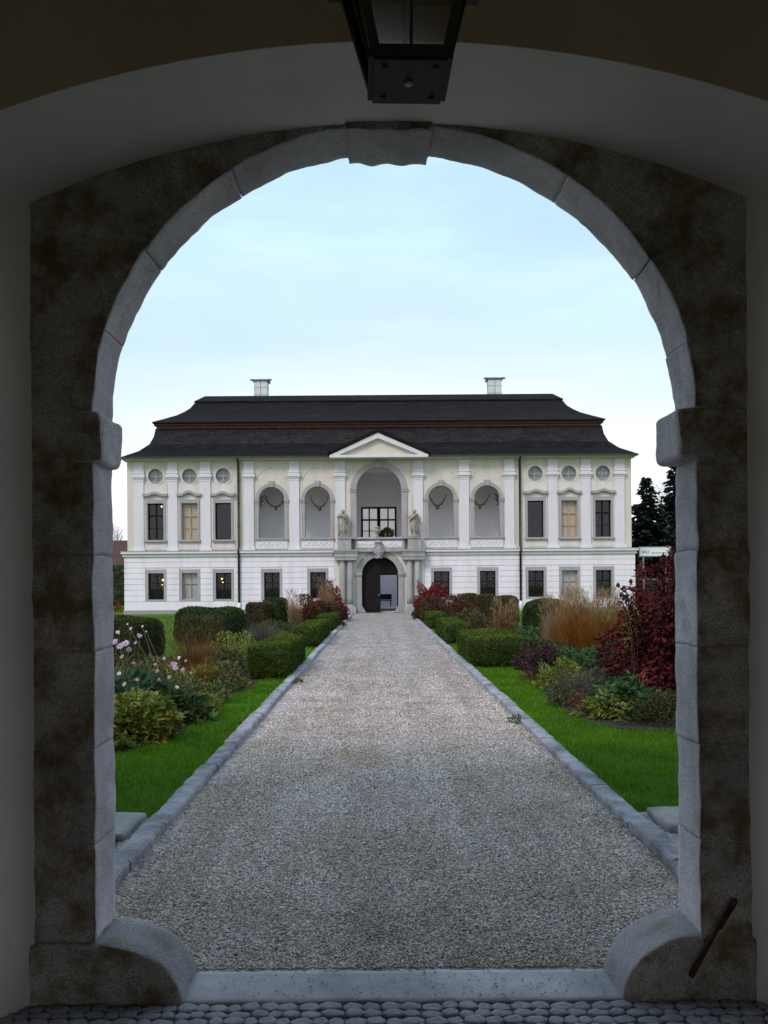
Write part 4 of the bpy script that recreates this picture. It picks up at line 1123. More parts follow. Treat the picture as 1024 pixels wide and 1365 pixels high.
# courtyard wall seen through the door
cy_ = sheet('courtyard', [(-12,61.2),(12,61.2),(12,69),(-12,69)], 0.004, M['slab'])
cw = MB().box(-8, 8, 69.0, 69.4, 0.95, 6.0).box(-8, 8, 68.9, 69.5, 0, 0.95).build('courtyard_wall', M['court_wall'])
tag(cw, 'pale courtyard wall seen through the open half of the arched door', 'wall')
bn = empty('garden_bench', (0.35, 65.5, 0), 'small dark bench standing in the courtyard behind the arched door', 'bench')
MB().box(-0.5, 0.5, -0.2, 0.2, 0.40, 0.46).build('seat', M['dark_wood'], bn); MB().box(-0.5, 0.5, 0.2, 0.26, 0.5, 0.95).build('backrest', M['dark_wood'], bn)
for sx in (-0.42, 0.42): MB().box(sx-0.04, sx+0.04, -0.18, 0.24, 0, 0.40).build('leg', M['dark_wood'], bn)

# antlers on the loggia walls
def antlers(loc, rz, scale, spread, tines, label):
    t = empty('antlers', loc, label, 'antlers', 'antlers mounted on the loggia wall'); t.rotation_euler = (0, 0, rz)
    mb = MB()
    for s_ in (-1, 1):
        path = [(s_*0.03,-0.05,0.02), (s_*0.14*spread,-0.10,0.10), (s_*0.30*spread,-0.16,0.26), (s_*0.40*spread,-0.16,0.46), (s_*0.43*spread,-0.10,0.64)]
        path = [Vector(p)*scale for p in path]
        mb.tube(path, [0.026*scale,0.024*scale,0.022*scale,0.018*scale,0.010*scale], 7)
        for q in range(tines):
            i = 1 + q % 3; b_ = path[i]; d_ = Vector((s_*(0.10 - 0.1*q), -0.16, 0.14 if q else -0.02))*scale
            mb.tube([b_, b_+d_*0.6, b_+d_], [0.022*scale,0.016*scale,0.007*scale], 6)
    mb.build('antler', M['antler'], t, smooth=True)
    mb = MB(); mb.lathe([(0.015,-0.10),(0.04,-0.05),(0.06,0.02),(0.035,0.06)], 0, 0, 10); mb.v = [(x*scale, (y*0.6-0.05)*scale, z*scale) for x, y, z in mb.v]
    mb.build('skull', M['bone'], t, smooth=True)
    o_ = [(0.075*scale*math.cos(2*PI*i/16), 0.0+0.12*scale*math.sin(2*PI*i/16)-0.02*scale) for i in range(16)]
    MB().plate(o_, [], -0.02, 0.0).build('shield', M['dark_wood'], t)
yl = 50 + D_
def lw(u, v): k_ = yl/1100; return (PX + u*k_, yl, 1.6+(781-v)*k_)
antlers(lw(-138, 676), 0, 1.25, 1.25, 3, 'wide antlers hanging inside the outermost left loggia arch')
antlers(lw(-79.5, 677), 0, 1.35, 1.0, 1, 'slim V shaped antlers hanging in the loggia arch just left of the great arch')
antlers(lw(77.5, 676), 0, 1.3, 0.95, 2, 'branched V shaped antlers hanging in the loggia arch just right of the great arch')
antlers(lw(134, 676), 0, 1.3, 1.05, 2, 'antlers hanging inside the outermost right loggia arch')
antlers((PX+lx(-LU), 51.6, lz(672)), R(90), 1.5, 1.5, 4, 'dark branching antlers on the left end wall of the loggia')
antlers((PX+lx(LU), 51.6, lz(672)), R(-90), 1.5, 1.5, 4, 'dark branching antlers on the right end wall of the loggia')

# balcony urn and dark clump beside it
zt = pz(716)
ur = MB().lathe([(0.12,0),(0.12,0.07),(0.06,0.11),(0.05,0.17),(0.13,0.27),(0.2,0.40),(0.17,0.50),(0.1,0.54),(0.19,0.60),(0.19,0.63),(0.08,0.66),(0.02,0.70)], 0, 0, 18).build('urn', M['statue'], loc=(PX-0.12, 49.75, zt), smooth=True)
tag(ur, 'small pale stone urn in the middle of the balcony parapet', 'urn')

pt = empty('planter', (PX+pu(11.5), 50.3, pz(731)), 'dark rounded plant in a stone bowl behind the balcony parapet right of the urn', 'planter')
MB().lathe([(0.18,0),(0.2,0.05),(0.12,0.12),(0.25,0.3),(0.4,0.55),(0.42,0.6),(0.36,0.6)], 0, 0, 16).build('bowl', M['statue'], pt, smooth=True)
def clump(name, par, c, rad, n, L, mat):
    d = unit(rng.normal(0,1,(n,3))); P = d*np.array(rad)*(0.6+0.4*rng.random(n))[:,None] + np.array(c)
    g = G(); leaf_quads(g, P, unit(d+rng.normal(0,0.6,(n,3))), unit(d+rng.normal(0,0.5,(n,3))), L, L*0.6, rng.random(n)*0.6); g.build(name, mat, par)
clump('foliage', pt, (-0.05,0,0.95), (0.40,0.3,0.32), 700, 0.13, M['box_dark'])

# statues
def statue(name, loc, rz, mirror, label):
    t = empty(name, loc, label, 'statue', 'stone figures on the portal pedestals'); t.rotation_euler = (0, 0, rz)
    sx = -1 if mirror else 1
    J = {'pelvis': (0,0,0.92), 'belly': (0.02,0,1.08), 'chest': (-0.02,-0.02,1.30), 'neck': (-0.01,-0.02,1.47), 'head': (-0.03,-0.06,1.60), 'crown': (-0.03,-0.04,1.73),
         'hipl': (-0.10,0,0.88), 'kneel': (-0.13,-0.08,0.50), 'ankl': (-0.12,0.0,0.14), 'toel': (-0.15,-0.16,0.09),
         'hipr': (0.10,0,0.88), 'kneer': (0.16,-0.16,0.52), 'ankr': (0.10,0.02,0.15), 'toer': (0.16,-0.12,0.09),
         'shl': (-0.21,0,1.38), 'ell': (-0.37,-0.04,1.24), 'wrl': (-0.24,-0.2,1.34), 'hal': (-0.16,-0.22,1.38),
         'shr': (0.19,0,1.38), 'elr': (0.33,0.02,1.18), 'wrr': (0.22,-0.14,1.02), 'har': (0.15,-0.17,0.98)}
    if mirror: J['ell'] = (-0.33,0,1.22); J['wrl'] = (-0.18,-0.18,1.16); J['hal'] = (-0.1,-0.2,1.2); J['elr'] = (0.36,-0.04,1.22); J['wrr'] = (0.44,-0.12,1.36); J['har'] = (0.46,-0.14,1.45)
    Rr = {'pelvis':0.155,'belly':0.14,'chest':0.175,'neck':0.07,'head':0.125,'crown':0.10,'hipl':0.115,'kneel':0.085,'ankl':0.055,'toel':0.045,'hipr':0.115,'kneer':0.085,'ankr':0.055,'toer':0.045,
          'shl':0.085,'ell':0.065,'wrl':0.045,'hal':0.05,'shr':0.085,'elr':0.065,'wrr':0.045,'har':0.05}
    E = [('pelvis','belly'),('belly','chest'),('chest','neck'),('neck','head'),('head','crown'),('pelvis','hipl'),('hipl','kneel'),('kneel','ankl'),('ankl','toel'),
         ('pelvis','hipr'),('hipr','kneer'),('kneer','ankr'),('ankr','toer'),('chest','shl'),('shl','ell'),('ell','wrl'),('wrl','hal'),('chest','shr'),('shr','elr'),('elr','wrr'),('wrr','har')]
    ks = list(J); me = bpy.data.meshes.new('body')
    me.from_pydata([(J[k][0]*sx, J[k][1], J[k][2]) for k in ks], [(ks.index(a), ks.index(b)) for a, b in E], [])
    o = bpy.data.objects.new('body', me); COL.objects.link(o); o.parent = t
    o.modifiers.new('skin', 'SKIN'); me.skin_vertices or None
    sv = me.skin_vertices[0].data if len(me.skin_vertices) else None
    if sv is None:
        bm = bmesh.new(); bm.from_mesh(me); bm.verts.layers.skin.verify(); bm.to_mesh(me); bm.free(); sv = me.skin_vertices[0].data
    for i, k in enumerate(ks): sv[i].radius = (Rr[k], Rr[k]); sv[i].use_root = (k == 'pelvis')
    sb = o.modifiers.new('sub', 'SUBSURF'); sb.levels = 2; sb.render_levels = 2
    me.materials.append(M['statue'])
    # face and hair as carved relief
    mb = MB(); hx = J['head'][0]*sx
    mb.lathe([(0.02,-0.06),(0.022,0.0),(0.012,0.05)], 0, 0, 6); mb.v = [(x+hx, y-0.155, z+1.61) for x, y, z in mb.v]
    n0 = len(mb.v); mb.lathe([(0.115,-0.02),(0.125,0.05),(0.09,0.11),(0.03,0.13)], 0, 0, 12); mb.v[n0:] = [(x*1.0+hx, y-0.0, z+1.60) for x, y, z in mb.v[n0:]]
    mb.build('hair', M['statue'], t, smooth=True)
    # drapery: swirling cloth round hips and over one shoulder
    vs, fs = [], []; n = 30; m = 12
    for i in range(m+1):
        q = i/m; z = 1.00 - q*0.42
        for k in range(n):
            a_ = 2*PI*k/n; r_ = (0.175 + 0.045*q + 0.022*math.sin(a_*6+q*5) + 0.012*math.sin(a_*11-q*7))
            drop = 0.16*q*math.sin(a_*1 + 0.7*sx)
            vs.append((r_*1.05*math.cos(a_), r_*0.9*math.sin(a_)-0.03*q, z + drop))
    for i in range(m):
        for k in range(n): fs.append((i*n+k, i*n+(k+1)%n, (i+1)*n+(k+1)%n, (i+1)*n+k))
    mb = MB().add(vs, fs)
    mb.tube([(0.22*sx,0.02,0.95),(0.2*sx,-0.13,1.1),(0.02*sx,-0.20,1.26),(-0.14*sx,-0.12,1.42),(-0.2*sx,0.08,1.44),(-0.1*sx,0.18,1.2)], [0.06,0.07,0.06,0.06,0.07,0.05], 8)
    mb.tube([(-0.26*sx,0.1,1.3),(-0.3*sx,0.12,0.9),(-0.27*sx,0.1,0.4),(-0.25*sx,0.08,0.06)], [0.045,0.06,0.07,0.08], 8)
    mb.build('drapery', M['statue'], t, smooth=True)
    rough_block(boxmap(-0.34,0.34,-0.27,0.27,0,0.10), (0.68,0.54,0.1), (10,8,3), 0.02, 0.015).build('rock_base', M['statue'], t, smooth=True)
    return t
zs = pz(716.2)
statue('statue', (PX + pu(-48.2), 49.55, zs), R(8), False, 'weathered stone figure with drapery on the left portal pedestal').scale = (1.0,1.0,0.98)
statue('statue', (PX + pu(46.5), 49.55, zs), R(-10), True, 'weathered stone figure raising one hand on the right portal pedestal').scale = (1.0,1.0,0.96)

# ------------------------------------------------------------------ plants
def superpt(Q, p): return Q / (np.sum(np.abs(Q)**p, axis=1, keepdims=True))**(1/p)

def hedge(x0, x1, y0, y1, h, label, mat, n, leaf, p=7, name='clipped_hedge', cat='hedge', group=None):
    cx, cy = (x0+x1)/2, (y0+y1)/2; D = np.array([(x1-x0)/2, (y1-y0)/2, h/2])
    areas = np.array([D[1]*D[2], D[1]*D[2], D[0]*D[2], D[0]*D[2], D[0]*D[1]*1.4]); areas /= areas.sum()
    f = rng.choice(5, n, p=areas); Q = rng.uniform(-1, 1, (n,3))
    for k, (ax, sgn) in enumerate(((0,-1),(0,1),(1,-1),(1,1),(2,1))): Q[f==k, ax] = sgn
    S = superpt(Q, p); nrm = unit(np.sign(S)*np.abs(S)**(p-1)/D)
    P = S*D
    wob = 0.05*np.sin(P[:,0]*5.1+cx*3)+0.04*np.sin(P[:,1]*4.3+P[:,2]*6)
    P = P + nrm*(wob*0.5 + rng.uniform(-0.045, 0.02, n))[:,None]*min(1, h)
    A = unit(nrm*0.6 + rng.normal(0, 0.6, (n,3)) + np.array([0,0,0.35])); Nn = unit(nrm + rng.normal(0, 0.5, (n,3)))
    P[:,2] += h/2; g = G()
    leaf_quads(g, P, A, Nn, leaf*rng.uniform(0.7,1.4,n), leaf*0.6*rng.uniform(0.7,1.3,n), np.clip(rng.normal(0.36,0.22,n)+0.34*np.clip(nrm[:,2],0,1)**2,0,1))  # upward leaves lightened: skylight on the tops put into the leaf colour
    # inner core, shade between the leaves put into its dark colour
    m = 10; qs = []; fs = []
    for ax in range(3):
        for sgn in (-1, 1):
            if ax == 2 and sgn < 0: continue
            b0 = len(qs)
            for i in range(m+1):
                for j in range(m+1):
                    q = [0,0,0]; q[ax] = sgn; q[(ax+1)%3] = -1+2*i/m; q[(ax+2)%3] = -1+2*j/m; qs.append(q)
            for i in range(m):
                for j in range(m):
                    a_ = b0+i*(m+1)+j; fs.append((a_, a_+1, a_+m+2, a_+m+1))
    C = superpt(np.array(qs, float), p)*(D-np.array([0.045,0.045,0.04])); C[:,2] += h/2
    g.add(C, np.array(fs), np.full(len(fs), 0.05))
    o = g.build(name, mat, loc=(cx, cy, 0)); return tag(o, label, cat, group)

IG = 'low boxwood blocks lining the gravel path'; OG = 'tall clipped yew blocks behind the flower beds'
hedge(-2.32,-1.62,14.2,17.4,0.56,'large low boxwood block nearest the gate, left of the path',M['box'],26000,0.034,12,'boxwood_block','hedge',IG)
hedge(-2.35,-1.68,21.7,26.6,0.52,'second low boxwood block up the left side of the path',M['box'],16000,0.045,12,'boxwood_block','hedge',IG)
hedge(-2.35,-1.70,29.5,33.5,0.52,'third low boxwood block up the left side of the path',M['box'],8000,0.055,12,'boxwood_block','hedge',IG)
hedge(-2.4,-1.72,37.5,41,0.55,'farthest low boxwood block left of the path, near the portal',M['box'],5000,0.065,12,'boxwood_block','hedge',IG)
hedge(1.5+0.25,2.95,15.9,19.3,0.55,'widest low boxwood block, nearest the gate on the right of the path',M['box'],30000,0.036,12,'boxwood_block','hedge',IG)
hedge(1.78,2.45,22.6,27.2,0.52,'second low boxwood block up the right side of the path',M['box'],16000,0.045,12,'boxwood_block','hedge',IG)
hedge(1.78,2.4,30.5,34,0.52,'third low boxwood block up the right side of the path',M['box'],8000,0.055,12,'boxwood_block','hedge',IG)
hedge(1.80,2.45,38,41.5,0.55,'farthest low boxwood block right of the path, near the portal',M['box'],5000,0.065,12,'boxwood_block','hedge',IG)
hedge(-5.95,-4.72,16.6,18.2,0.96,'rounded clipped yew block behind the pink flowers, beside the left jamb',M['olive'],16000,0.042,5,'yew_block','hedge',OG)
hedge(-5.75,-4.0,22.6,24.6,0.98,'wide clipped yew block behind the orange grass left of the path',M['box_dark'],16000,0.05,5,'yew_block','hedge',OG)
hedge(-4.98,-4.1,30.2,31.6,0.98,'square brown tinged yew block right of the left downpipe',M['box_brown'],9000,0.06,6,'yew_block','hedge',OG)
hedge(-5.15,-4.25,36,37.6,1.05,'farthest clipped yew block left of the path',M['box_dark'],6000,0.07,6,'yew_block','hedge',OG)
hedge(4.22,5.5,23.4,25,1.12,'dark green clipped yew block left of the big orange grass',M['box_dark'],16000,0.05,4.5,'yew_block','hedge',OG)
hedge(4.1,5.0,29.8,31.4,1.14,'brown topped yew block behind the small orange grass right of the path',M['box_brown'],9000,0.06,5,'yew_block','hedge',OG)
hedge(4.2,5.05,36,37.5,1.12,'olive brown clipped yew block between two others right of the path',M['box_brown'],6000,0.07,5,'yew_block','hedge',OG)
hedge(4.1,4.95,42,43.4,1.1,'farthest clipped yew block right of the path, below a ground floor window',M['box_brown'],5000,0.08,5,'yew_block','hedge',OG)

def shrub(name, x, y, rx, ry, h, mat, n, L, W, label, cat='plant', up=0.35, droop=0.0, lump=0.28, stems=10, stem_mat='dry_stalk', z0=0.0, group=None, flat=1.0, shell=0.45):
    group = group or {'leafy_perennial': 'perennials in the flower beds', 'garden_shrub': 'shrubs around the garden', 'weed': 'weeds by the kerbs'}.get(name)
    t = empty(name, (x, y, 0), label, cat, group)
    d = unit(rng.normal(0, 1, (n,3))); d[:,2] = np.abs(d[:,2])
    s1, s2, s3 = rng.uniform(0, 6, 3)
    lumps = lump*(np.sin(d[:,0]*5+s1)*np.sin(d[:,1]*5.5+s2) + 0.6*np.sin(d[:,2]*8+d[:,0]*6+s3))
    rad = (1-shell*rng.random(n)**2)*(1+lumps)
    P = d*np.array([rx, ry, (h-z0)*0.86])*rad[:,None]; P[:,2] = z0 + np.clip(P[:,2]*flat, 0.0, h)
    P[:,2] += 0.01
    A = unit(d*np.array([1,1,0.6]) + rng.normal(0, 0.55, (n,3)) + np.array([0,0,up-droop])); Nn = unit(d*0.6 + np.array([0,0,0.7]) + rng.normal(0, 0.4, (n,3)))
    g = G(); leaf_quads(g, P, A, Nn, L*rng.uniform(0.6,1.35,n), W*rng.uniform(0.7,1.3,n), rng.random(n))
    g.build('foliage', mat, t)
    mb = MB()
    for _ in range(stems):
        a_ = random.uniform(0, 2*PI); k = random.uniform(0.2, 0.75); zz = z0 + (h-z0)*random.uniform(0.5, 0.85)
        p1 = Vector((math.cos(a_)*rx*0.15, math.sin(a_)*ry*0.15, -0.02)); p2 = Vector((math.cos(a_)*rx*k, math.sin(a_)*ry*k, zz))
        mb.tube([p1, p1.lerp(p2, 0.5)+Vector((0,0,0.08*h)), p2], [0.011, 0.008, 0.003], 5)
    mb.build('stems', M[stem_mat], t, smooth=True)
    return t

def grass_clump(name, x, y, r, h, mat, n, label, w=0.006, spread=1.0, plume=None, base_r=0.35, group=None):
    t = empty(name, (x, y, 0), label, 'ornamental grass', group or 'ornamental grasses in the flower beds')
    a_ = rng.uniform(0, 2*PI, n); rr = np.sqrt(rng.random(n))
    D = np.stack([np.cos(a_), np.sin(a_), np.zeros(n)], 1)
    P = D*(rr*r*base_r)[:,None]; H = h*rng.uniform(0.35, 1.08, n)*(0.85+0.2*np.sin(a_*3+h*7)*rr); lean = r*(1-base_r)*rr*spread*rng.uniform(0.4, 1.25, n)
    D2 = unit(D + rng.normal(0, 0.6, (n,3))*np.array([1,1,0]))
    g = G(); blade_strips(g, P, D2, H, lean, w*rng.uniform(0.6,1.4,n), rng.random(n), seg=4, bend=1.8)
    g.build('blades', mat, t)
    if plume:
        m = n//3; a_ = rng.uniform(0, 2*PI, m); rr = np.sqrt(rng.random(m)); D = np.stack([np.cos(a_), np.sin(a_), np.zeros(m)], 1)
        P = D*(rr*r*0.85)[:,None]; P[:,2] = h*(1.1 - 0.55*rng.random(m)**1.6)*(0.92+0.12*np.sin(a_*4+h*5))
        g = G(); Ax = unit(D*0.35 + rng.normal(0,0.25,(m,3)) + np.array([0,0,1.0]))
        leaf_quads(g, P, Ax, unit(rng.normal(0,1,(m,3))), h*0.15*rng.uniform(0.4,1.3,m), w*1.1, rng.random(m))
        g.build('plumes', M[plume], t)
    return t

# left bed
shrub('leafy_perennial', -2.78, 8.75, 0.60, 0.62, 0.46, M['yellowgreen'], 4800, 0.075, 0.055, 'rounded mound of yellow green leaves tinged orange at the bed edge by the left jamb', up=0.1, droop=0.25)
def anemone(x, y, heads, label, leaf_h, rx, nl, lm='deepgreen'):
    t = empty('flowering_plant', (x, y, 0), label, 'flower', 'pink flowering plants in the left bed')
    n = nl; d = unit(rng.normal(0,1,(n,3))); d[:,2] = np.abs(d[:,2])
    P = d*np.array([rx, rx, leaf_h])*(0.5+0.5*rng.random(n))[:,None]
    g = G(); leaf_quads(g, P, unit(d+rng.normal(0,0.5,(n,3))+np.array([0,0,-0.1])), unit(d*0.5+np.array([0,0,0.8])+rng.normal(0,0.3,(n,3))), rng.uniform(0.08,0.17,n), rng.uniform(0.05,0.10,n), rng.random(n))
    g.build('foliage', M[lm], t)
    mb = MB()
    for (px, py, dep, rad, c) in heads:
        hp = at(px, py, dep) - Vector((x, y, 0)); b_ = Vector((hp.x*0.25+random.uniform(-0.1,0.1), hp.y*0.25, 0))
        mb.tube([b_, b_.lerp(hp, 0.55)+Vector((0,0,0.1)), hp], [0.006,0.0045,0.003], 5)
        m = 7 if rad < 0.05 else 14
        aa = np.linspace(0, 2*PI, m, endpoint=False) + random.random(); tilt = Vector((random.uniform(-0.4,0.4), -0.75, 0.55)).normalized()
        e1 = tilt.cross(Vector((0,0,1))).normalized(); e2 = tilt.cross(e1)
        A = np.array([list(e1*math.cos(q)+e2*math.sin(q)+tilt*random.uniform(0.1,0.5)) for q in aa]); A = unit(A); rad = rad*0.85
        g = G(); leaf_quads(g, np.tile(np.array(hp), (m,1)), A, np.tile(np.array(tilt), (m,1)), rad*rng.uniform(0.85,1.15,m), rad*0.8, rng.random(m))
        fl = g.build('flower', M[c], t)
        cm = MB(); cm.lathe([(0.004,-0.006),(rad*0.22,0),(0.003,0.008)], 0, 0, 8); cm.v = [tuple(hp + e1*v[0] + e2*v[1] + tilt*(v[2]+0.004)) for v in cm.v]
        cm.build('flower_centre', M['pollen'], fl)
    mb.build('stems', M['stalk'], t, smooth=True)
    return t
anemone(-2.95, 9.6, [(160,862,9.4,0.055,'petal'),(168,858,9.45,0.055,'petal'),(154,856,9.5,0.05,'petal'),(186,848,9.6,0.045,'petal'),(157,843,9.7,0.035,'petal_white'),(159,898,9.4,0.035,'petal_white'),(193,929,9.2,0.042,'petal'),(178,884,9.6,0.03,'petal'),(172,866,9.5,0.045,'petal'),(163,876,9.5,0.04,'petal'),(181,857,9.6,0.03,'petal'),(175,838,9.8,0.026,'petal_white'),(166,912,9.2,0.035,'petal'),(183,906,9.3,0.03,'petal')],
        'tall pink flowering plant with dark green leaves beside the left jamb', 0.62, 0.55, 700)
anemone(-2.45, 9.9, [(232,886,9.9,0.05,'petal'),(234,891,9.85,0.045,'petal'),(239,877,10.1,0.032,'petal_white'),(248,881,10.1,0.028,'petal'),(210,895,9.9,0.035,'petal'),(200,908,9.8,0.042,'petal'),(211,906,9.8,0.036,'petal'),(236,916,9.8,0.03,'petal_white'),(223,949,9.3,0.026,'petal_white'),(190,835,10.6,0.02,'petal_white'),(170,832,10.6,0.018,'petal_white'),(195,842,10.4,0.018,'petal_white'),(244,893,9.9,0.036,'petal'),(219,878,10.0,0.03,'petal'),(226,903,9.8,0.036,'petal'),(207,886,10.0,0.026,'petal'),(255,897,9.9,0.024,'petal')],
        'pink and white flowering plant on thin stems right of the taller pink one', 0.34, 0.4, 420, 'green')
shrub('leafy_perennial', -2.55, 9.75, 0.42, 0.5, 0.42, M['olive'], 2600, 0.045, 0.03, 'dark olive bushy perennial behind the yellow green mound')
shrub('leafy_perennial', -2.62, 11.3, 0.42, 0.5, 0.30, M['mixed'], 1600, 0.06, 0.035, 'low brownish perennial between the pink flowers and the lawn edge', up=0.0)
grass_clump('ornamental_grass', -3.25, 14.2, 0.62, 0.95, M['orange_brown'], 1300, 'orange brown grass clump in front of the wide yew block', 0.008, 1.3, 'rusty')
grass_clump('ornamental_grass', -2.72, 12.4, 0.30, 0.60, M['orange_grass'], 420, 'small bright orange grass tuft leaning over the left bed', 0.011, 1.3)
grass_clump('ornamental_grass', -3.9, 11.4, 0.5, 0.75, M['tan_grass'], 500, 'brown dried stalks behind the pink flowers', 0.009, 1.2)
shrub('leafy_perennial', -2.55, 13.0, 0.42, 0.75, 0.46, M['mixed'], 3000, 0.06, 0.032, 'green and rust leaved perennial before the nearest left boxwood block', up=0.2)
shrub('leafy_perennial', -2.85, 12.4, 0.4, 0.5, 0.40, M['yellowgreen'], 1800, 0.05, 0.03, 'pale green perennial left of the rust leaved one')
shrub('leafy_perennial', -3.1, 17.3, 0.62, 1.0, 0.62, M['yellowgreen'], 3000, 0.06, 0.032, 'yellow green perennial behind the nearest left boxwood block', up=0.3)
shrub('leafy_perennial', -3.0, 15.2, 0.5, 0.7, 0.50, M['olive'], 2200, 0.06, 0.03, 'dull olive perennial beside the nearest left boxwood block')
grass_clump('ornamental_grass', -2.9, 20.2, 0.6, 0.85, M['greybrown'], 1000, 'grey brown dry grass clump behind the nearest left boxwood block', 0.012, 1.1)
shrub('leafy_perennial', -3.0, 22.6, 0.6, 1.2, 0.50, M['mixed'], 2000, 0.08, 0.04, 'mixed brown perennial beside the second left boxwood block')
shrub('leafy_perennial', -3.3, 26.0, 0.9, 1.5, 0.55, M['olive'], 2200, 0.09, 0.04, 'low olive perennial patch farther up the left bed')
grass_clump('ornamental_grass', -3.05, 29.0, 0.36, 1.25, M['tan_grass'], 900, 'pale tan upright grass left of the rusty shrub', 0.014, 0.8, 'tan_grass')
shrub('garden_shrub', -2.62, 33.0, 0.95, 1.3, 1.22, M['rusty'], 11000, 0.085, 0.055, 'wide rusty brown shrub up the left bed near the portal', 'shrub', up=0.5)
grass_clump('ornamental_grass', -2.35, 35.5, 0.45, 1.62, M['tan_grass'], 1100, 'tall pale tan grass between the rusty and red shrubs on the left', 0.014, 0.8, 'tan_grass')
shrub('garden_shrub', -2.25, 38.0, 0.62, 0.6, 1.75, M['red'], 3000, 0.13, 0.08, 'bright red shrub left of the portal columns', 'shrub', up=0.4)
shrub('garden_shrub', -2.6, 37.0, 0.7, 0.8, 0.85, M['purple'], 4000, 0.09, 0.05, 'low purple brown shrub at the foot of the left red shrub', 'shrub')
shrub('leafy_perennial', -3.7, 10.8, 0.55, 0.7, 0.55, M['green'], 2600, 0.07, 0.035, 'mid green perennial behind the tall pink flowers, in front of the rounded yew', up=0.3)
shrub('leafy_perennial', -3.55, 12.9, 0.5, 0.8, 0.48, M['mixed'], 2600, 0.06, 0.035, 'reddish green perennial between the pink flowers and the orange brown grass', up=0.2)
shrub('leafy_perennial', -4.15, 14.6, 0.5, 1.0, 0.40, M['olive'], 1800, 0.07, 0.035, 'low olive perennial left of the orange brown grass', up=0.2)
shrub('leafy_perennial', -2.28, 10.6, 0.2, 0.5, 0.22, M['yellowgreen'], 700, 0.05, 0.028, 'low pale green edging plant at the left bed rim', up=0.1)
# right bed
shrub('garden_shrub', 4.06, 11.6, 0.86, 0.9, 1.72, M['burgundy'], 13000, 0.085, 0.042, 'tall burgundy leaved shrub beside the right jamb', 'shrub', up=-0.2, droop=0.3, lump=0.22, stems=16, stem_mat='bark')
shrub('garden_shrub', 4.40, 12.3, 0.60, 0.5, 2.25, M['burgundy'], 8000, 0.085, 0.042, 'taller burgundy shrub rising behind the first beside the right jamb', 'shrub', up=-0.1, droop=0.2, lump=0.25, stems=10, stem_mat='bark')
grass_clump('ornamental_grass', 4.35, 17.2, 0.80, 1.26, M['orange_grass'], 7500, 'big orange grass clump with fuzzy tan plumes right of the path', 0.010, 1.3, 'tan_grass', base_r=0.7)
grass_clump('ornamental_grass', 3.85, 18.0, 0.46, 1.16, M['tan_grass'], 2200, 'pale tan feathery grass at the left edge of the big orange clump', 0.010, 1.0, 'tan_grass', base_r=0.5)
shrub('leafy_perennial', 3.5, 13.7, 0.72, 0.8, 0.60, M['green'], 4200, 0.085, 0.03, 'wide mid green perennial in front of the big orange grass', up=0.15)
shrub('leafy_perennial', 2.75, 12.6, 0.36, 0.5, 0.45, M['yellowgreen'], 1500, 0.06, 0.03, 'yellow green perennial behind the grey brown bush')
shrub('leafy_perennial', 2.66, 11.1, 0.40, 0.45, 0.44, M['greybrown'], 4200, 0.06, 0.007, 'low grey brown twiggy bush at the right bed edge', up=0.6)
shrub('leafy_perennial', 2.42, 11.0, 0.2, 0.25, 0.18, M['mixed'], 400, 0.05, 0.03, 'small dark green and brown tuft before the grey brown bush')
shrub('leafy_perennial', 3.05, 10.2, 0.42, 0.42, 0.45, M['green'], 1700, 0.10, 0.05, 'drooping green leaved perennial below the burgundy shrub', up=-0.1, droop=0.3)
shrub('leafy_perennial', 2.72, 9.95, 0.30, 0.3, 0.30, M['yellowgreen'], 900, 0.075, 0.03, 'straggly pale green perennial at the front of the right bed', up=0.0, droop=0.2)
shrub('leafy_perennial', 3.32, 9.5, 0.46, 0.36, 0.36, M['olive'], 2600, 0.045, 0.022, 'dark olive brown bush at the right bed front beside the jamb')
shrub('leafy_perennial', 2.55, 10.45, 0.12, 0.12, 0.20, M['red'], 120, 0.05, 0.03, 'tiny red flowering tuft at the right bed edge')
shrub('garden_shrub', 2.66, 13.9, 0.42, 0.45, 0.58, M['purple'], 2600, 0.05, 0.03, 'dark purple flat topped perennial with orange stems right of the widest boxwood block', 'shrub', z0=0.16, lump=0.25, stem_mat='dry_stalk', stems=30)
grass_clump('ornamental_grass', 2.6, 13.65, 0.42, 0.40, M['orange_brown'], 260, 'thin orange stems under the dark purple perennial', 0.007, 1.2, base_r=0.8)
shrub('leafy_perennial', 3.3, 16.6, 0.6, 0.9, 0.55, M['olive'], 2500, 0.06, 0.03, 'olive perennial between the widest boxwood block and the orange grass')
shrub('leafy_perennial', 3.5, 20.0, 0.55, 1.2, 0.62, M['green'], 2500, 0.08, 0.03, 'green leafy perennial behind the widest boxwood block', up=0.3)
shrub('leafy_perennial', 2.9, 20.6, 0.35, 0.6, 0.72, M['rusty'], 1200, 0.06, 0.035, 'small rusty perennial behind the widest boxwood block', up=0.5)
grass_clump('ornamental_grass', 3.45, 23.0, 0.46, 1.02, M['orange_brown'], 1300, 'narrow orange grass clump before the brown topped yew block', 0.012, 0.7, 'tan_grass', base_r=0.6)
shrub('leafy_perennial', 2.95, 24.5, 0.6, 1.2, 0.85, M['box_brown'], 2600, 0.08, 0.04, 'brown bushy perennial beside the second right boxwood block', up=0.5)
shrub('leafy_perennial', 2.95, 28.2, 0.75, 1.2, 0.75, M['olive'], 2200, 0.09, 0.045, 'olive yellow perennial farther up the right bed', up=0.5)
shrub('garden_shrub', 2.95, 33.5, 0.75, 1.0, 1.20, M['rusty'], 8500, 0.08, 0.05, 'rounded rusty shrub up the right bed near the portal', 'shrub', up=0.4)
shrub('garden_shrub', 2.5, 36.5, 0.55, 0.8, 0.95, M['purple'], 4500, 0.09, 0.05, 'dark purple brown shrub below the right red shrub', 'shrub')
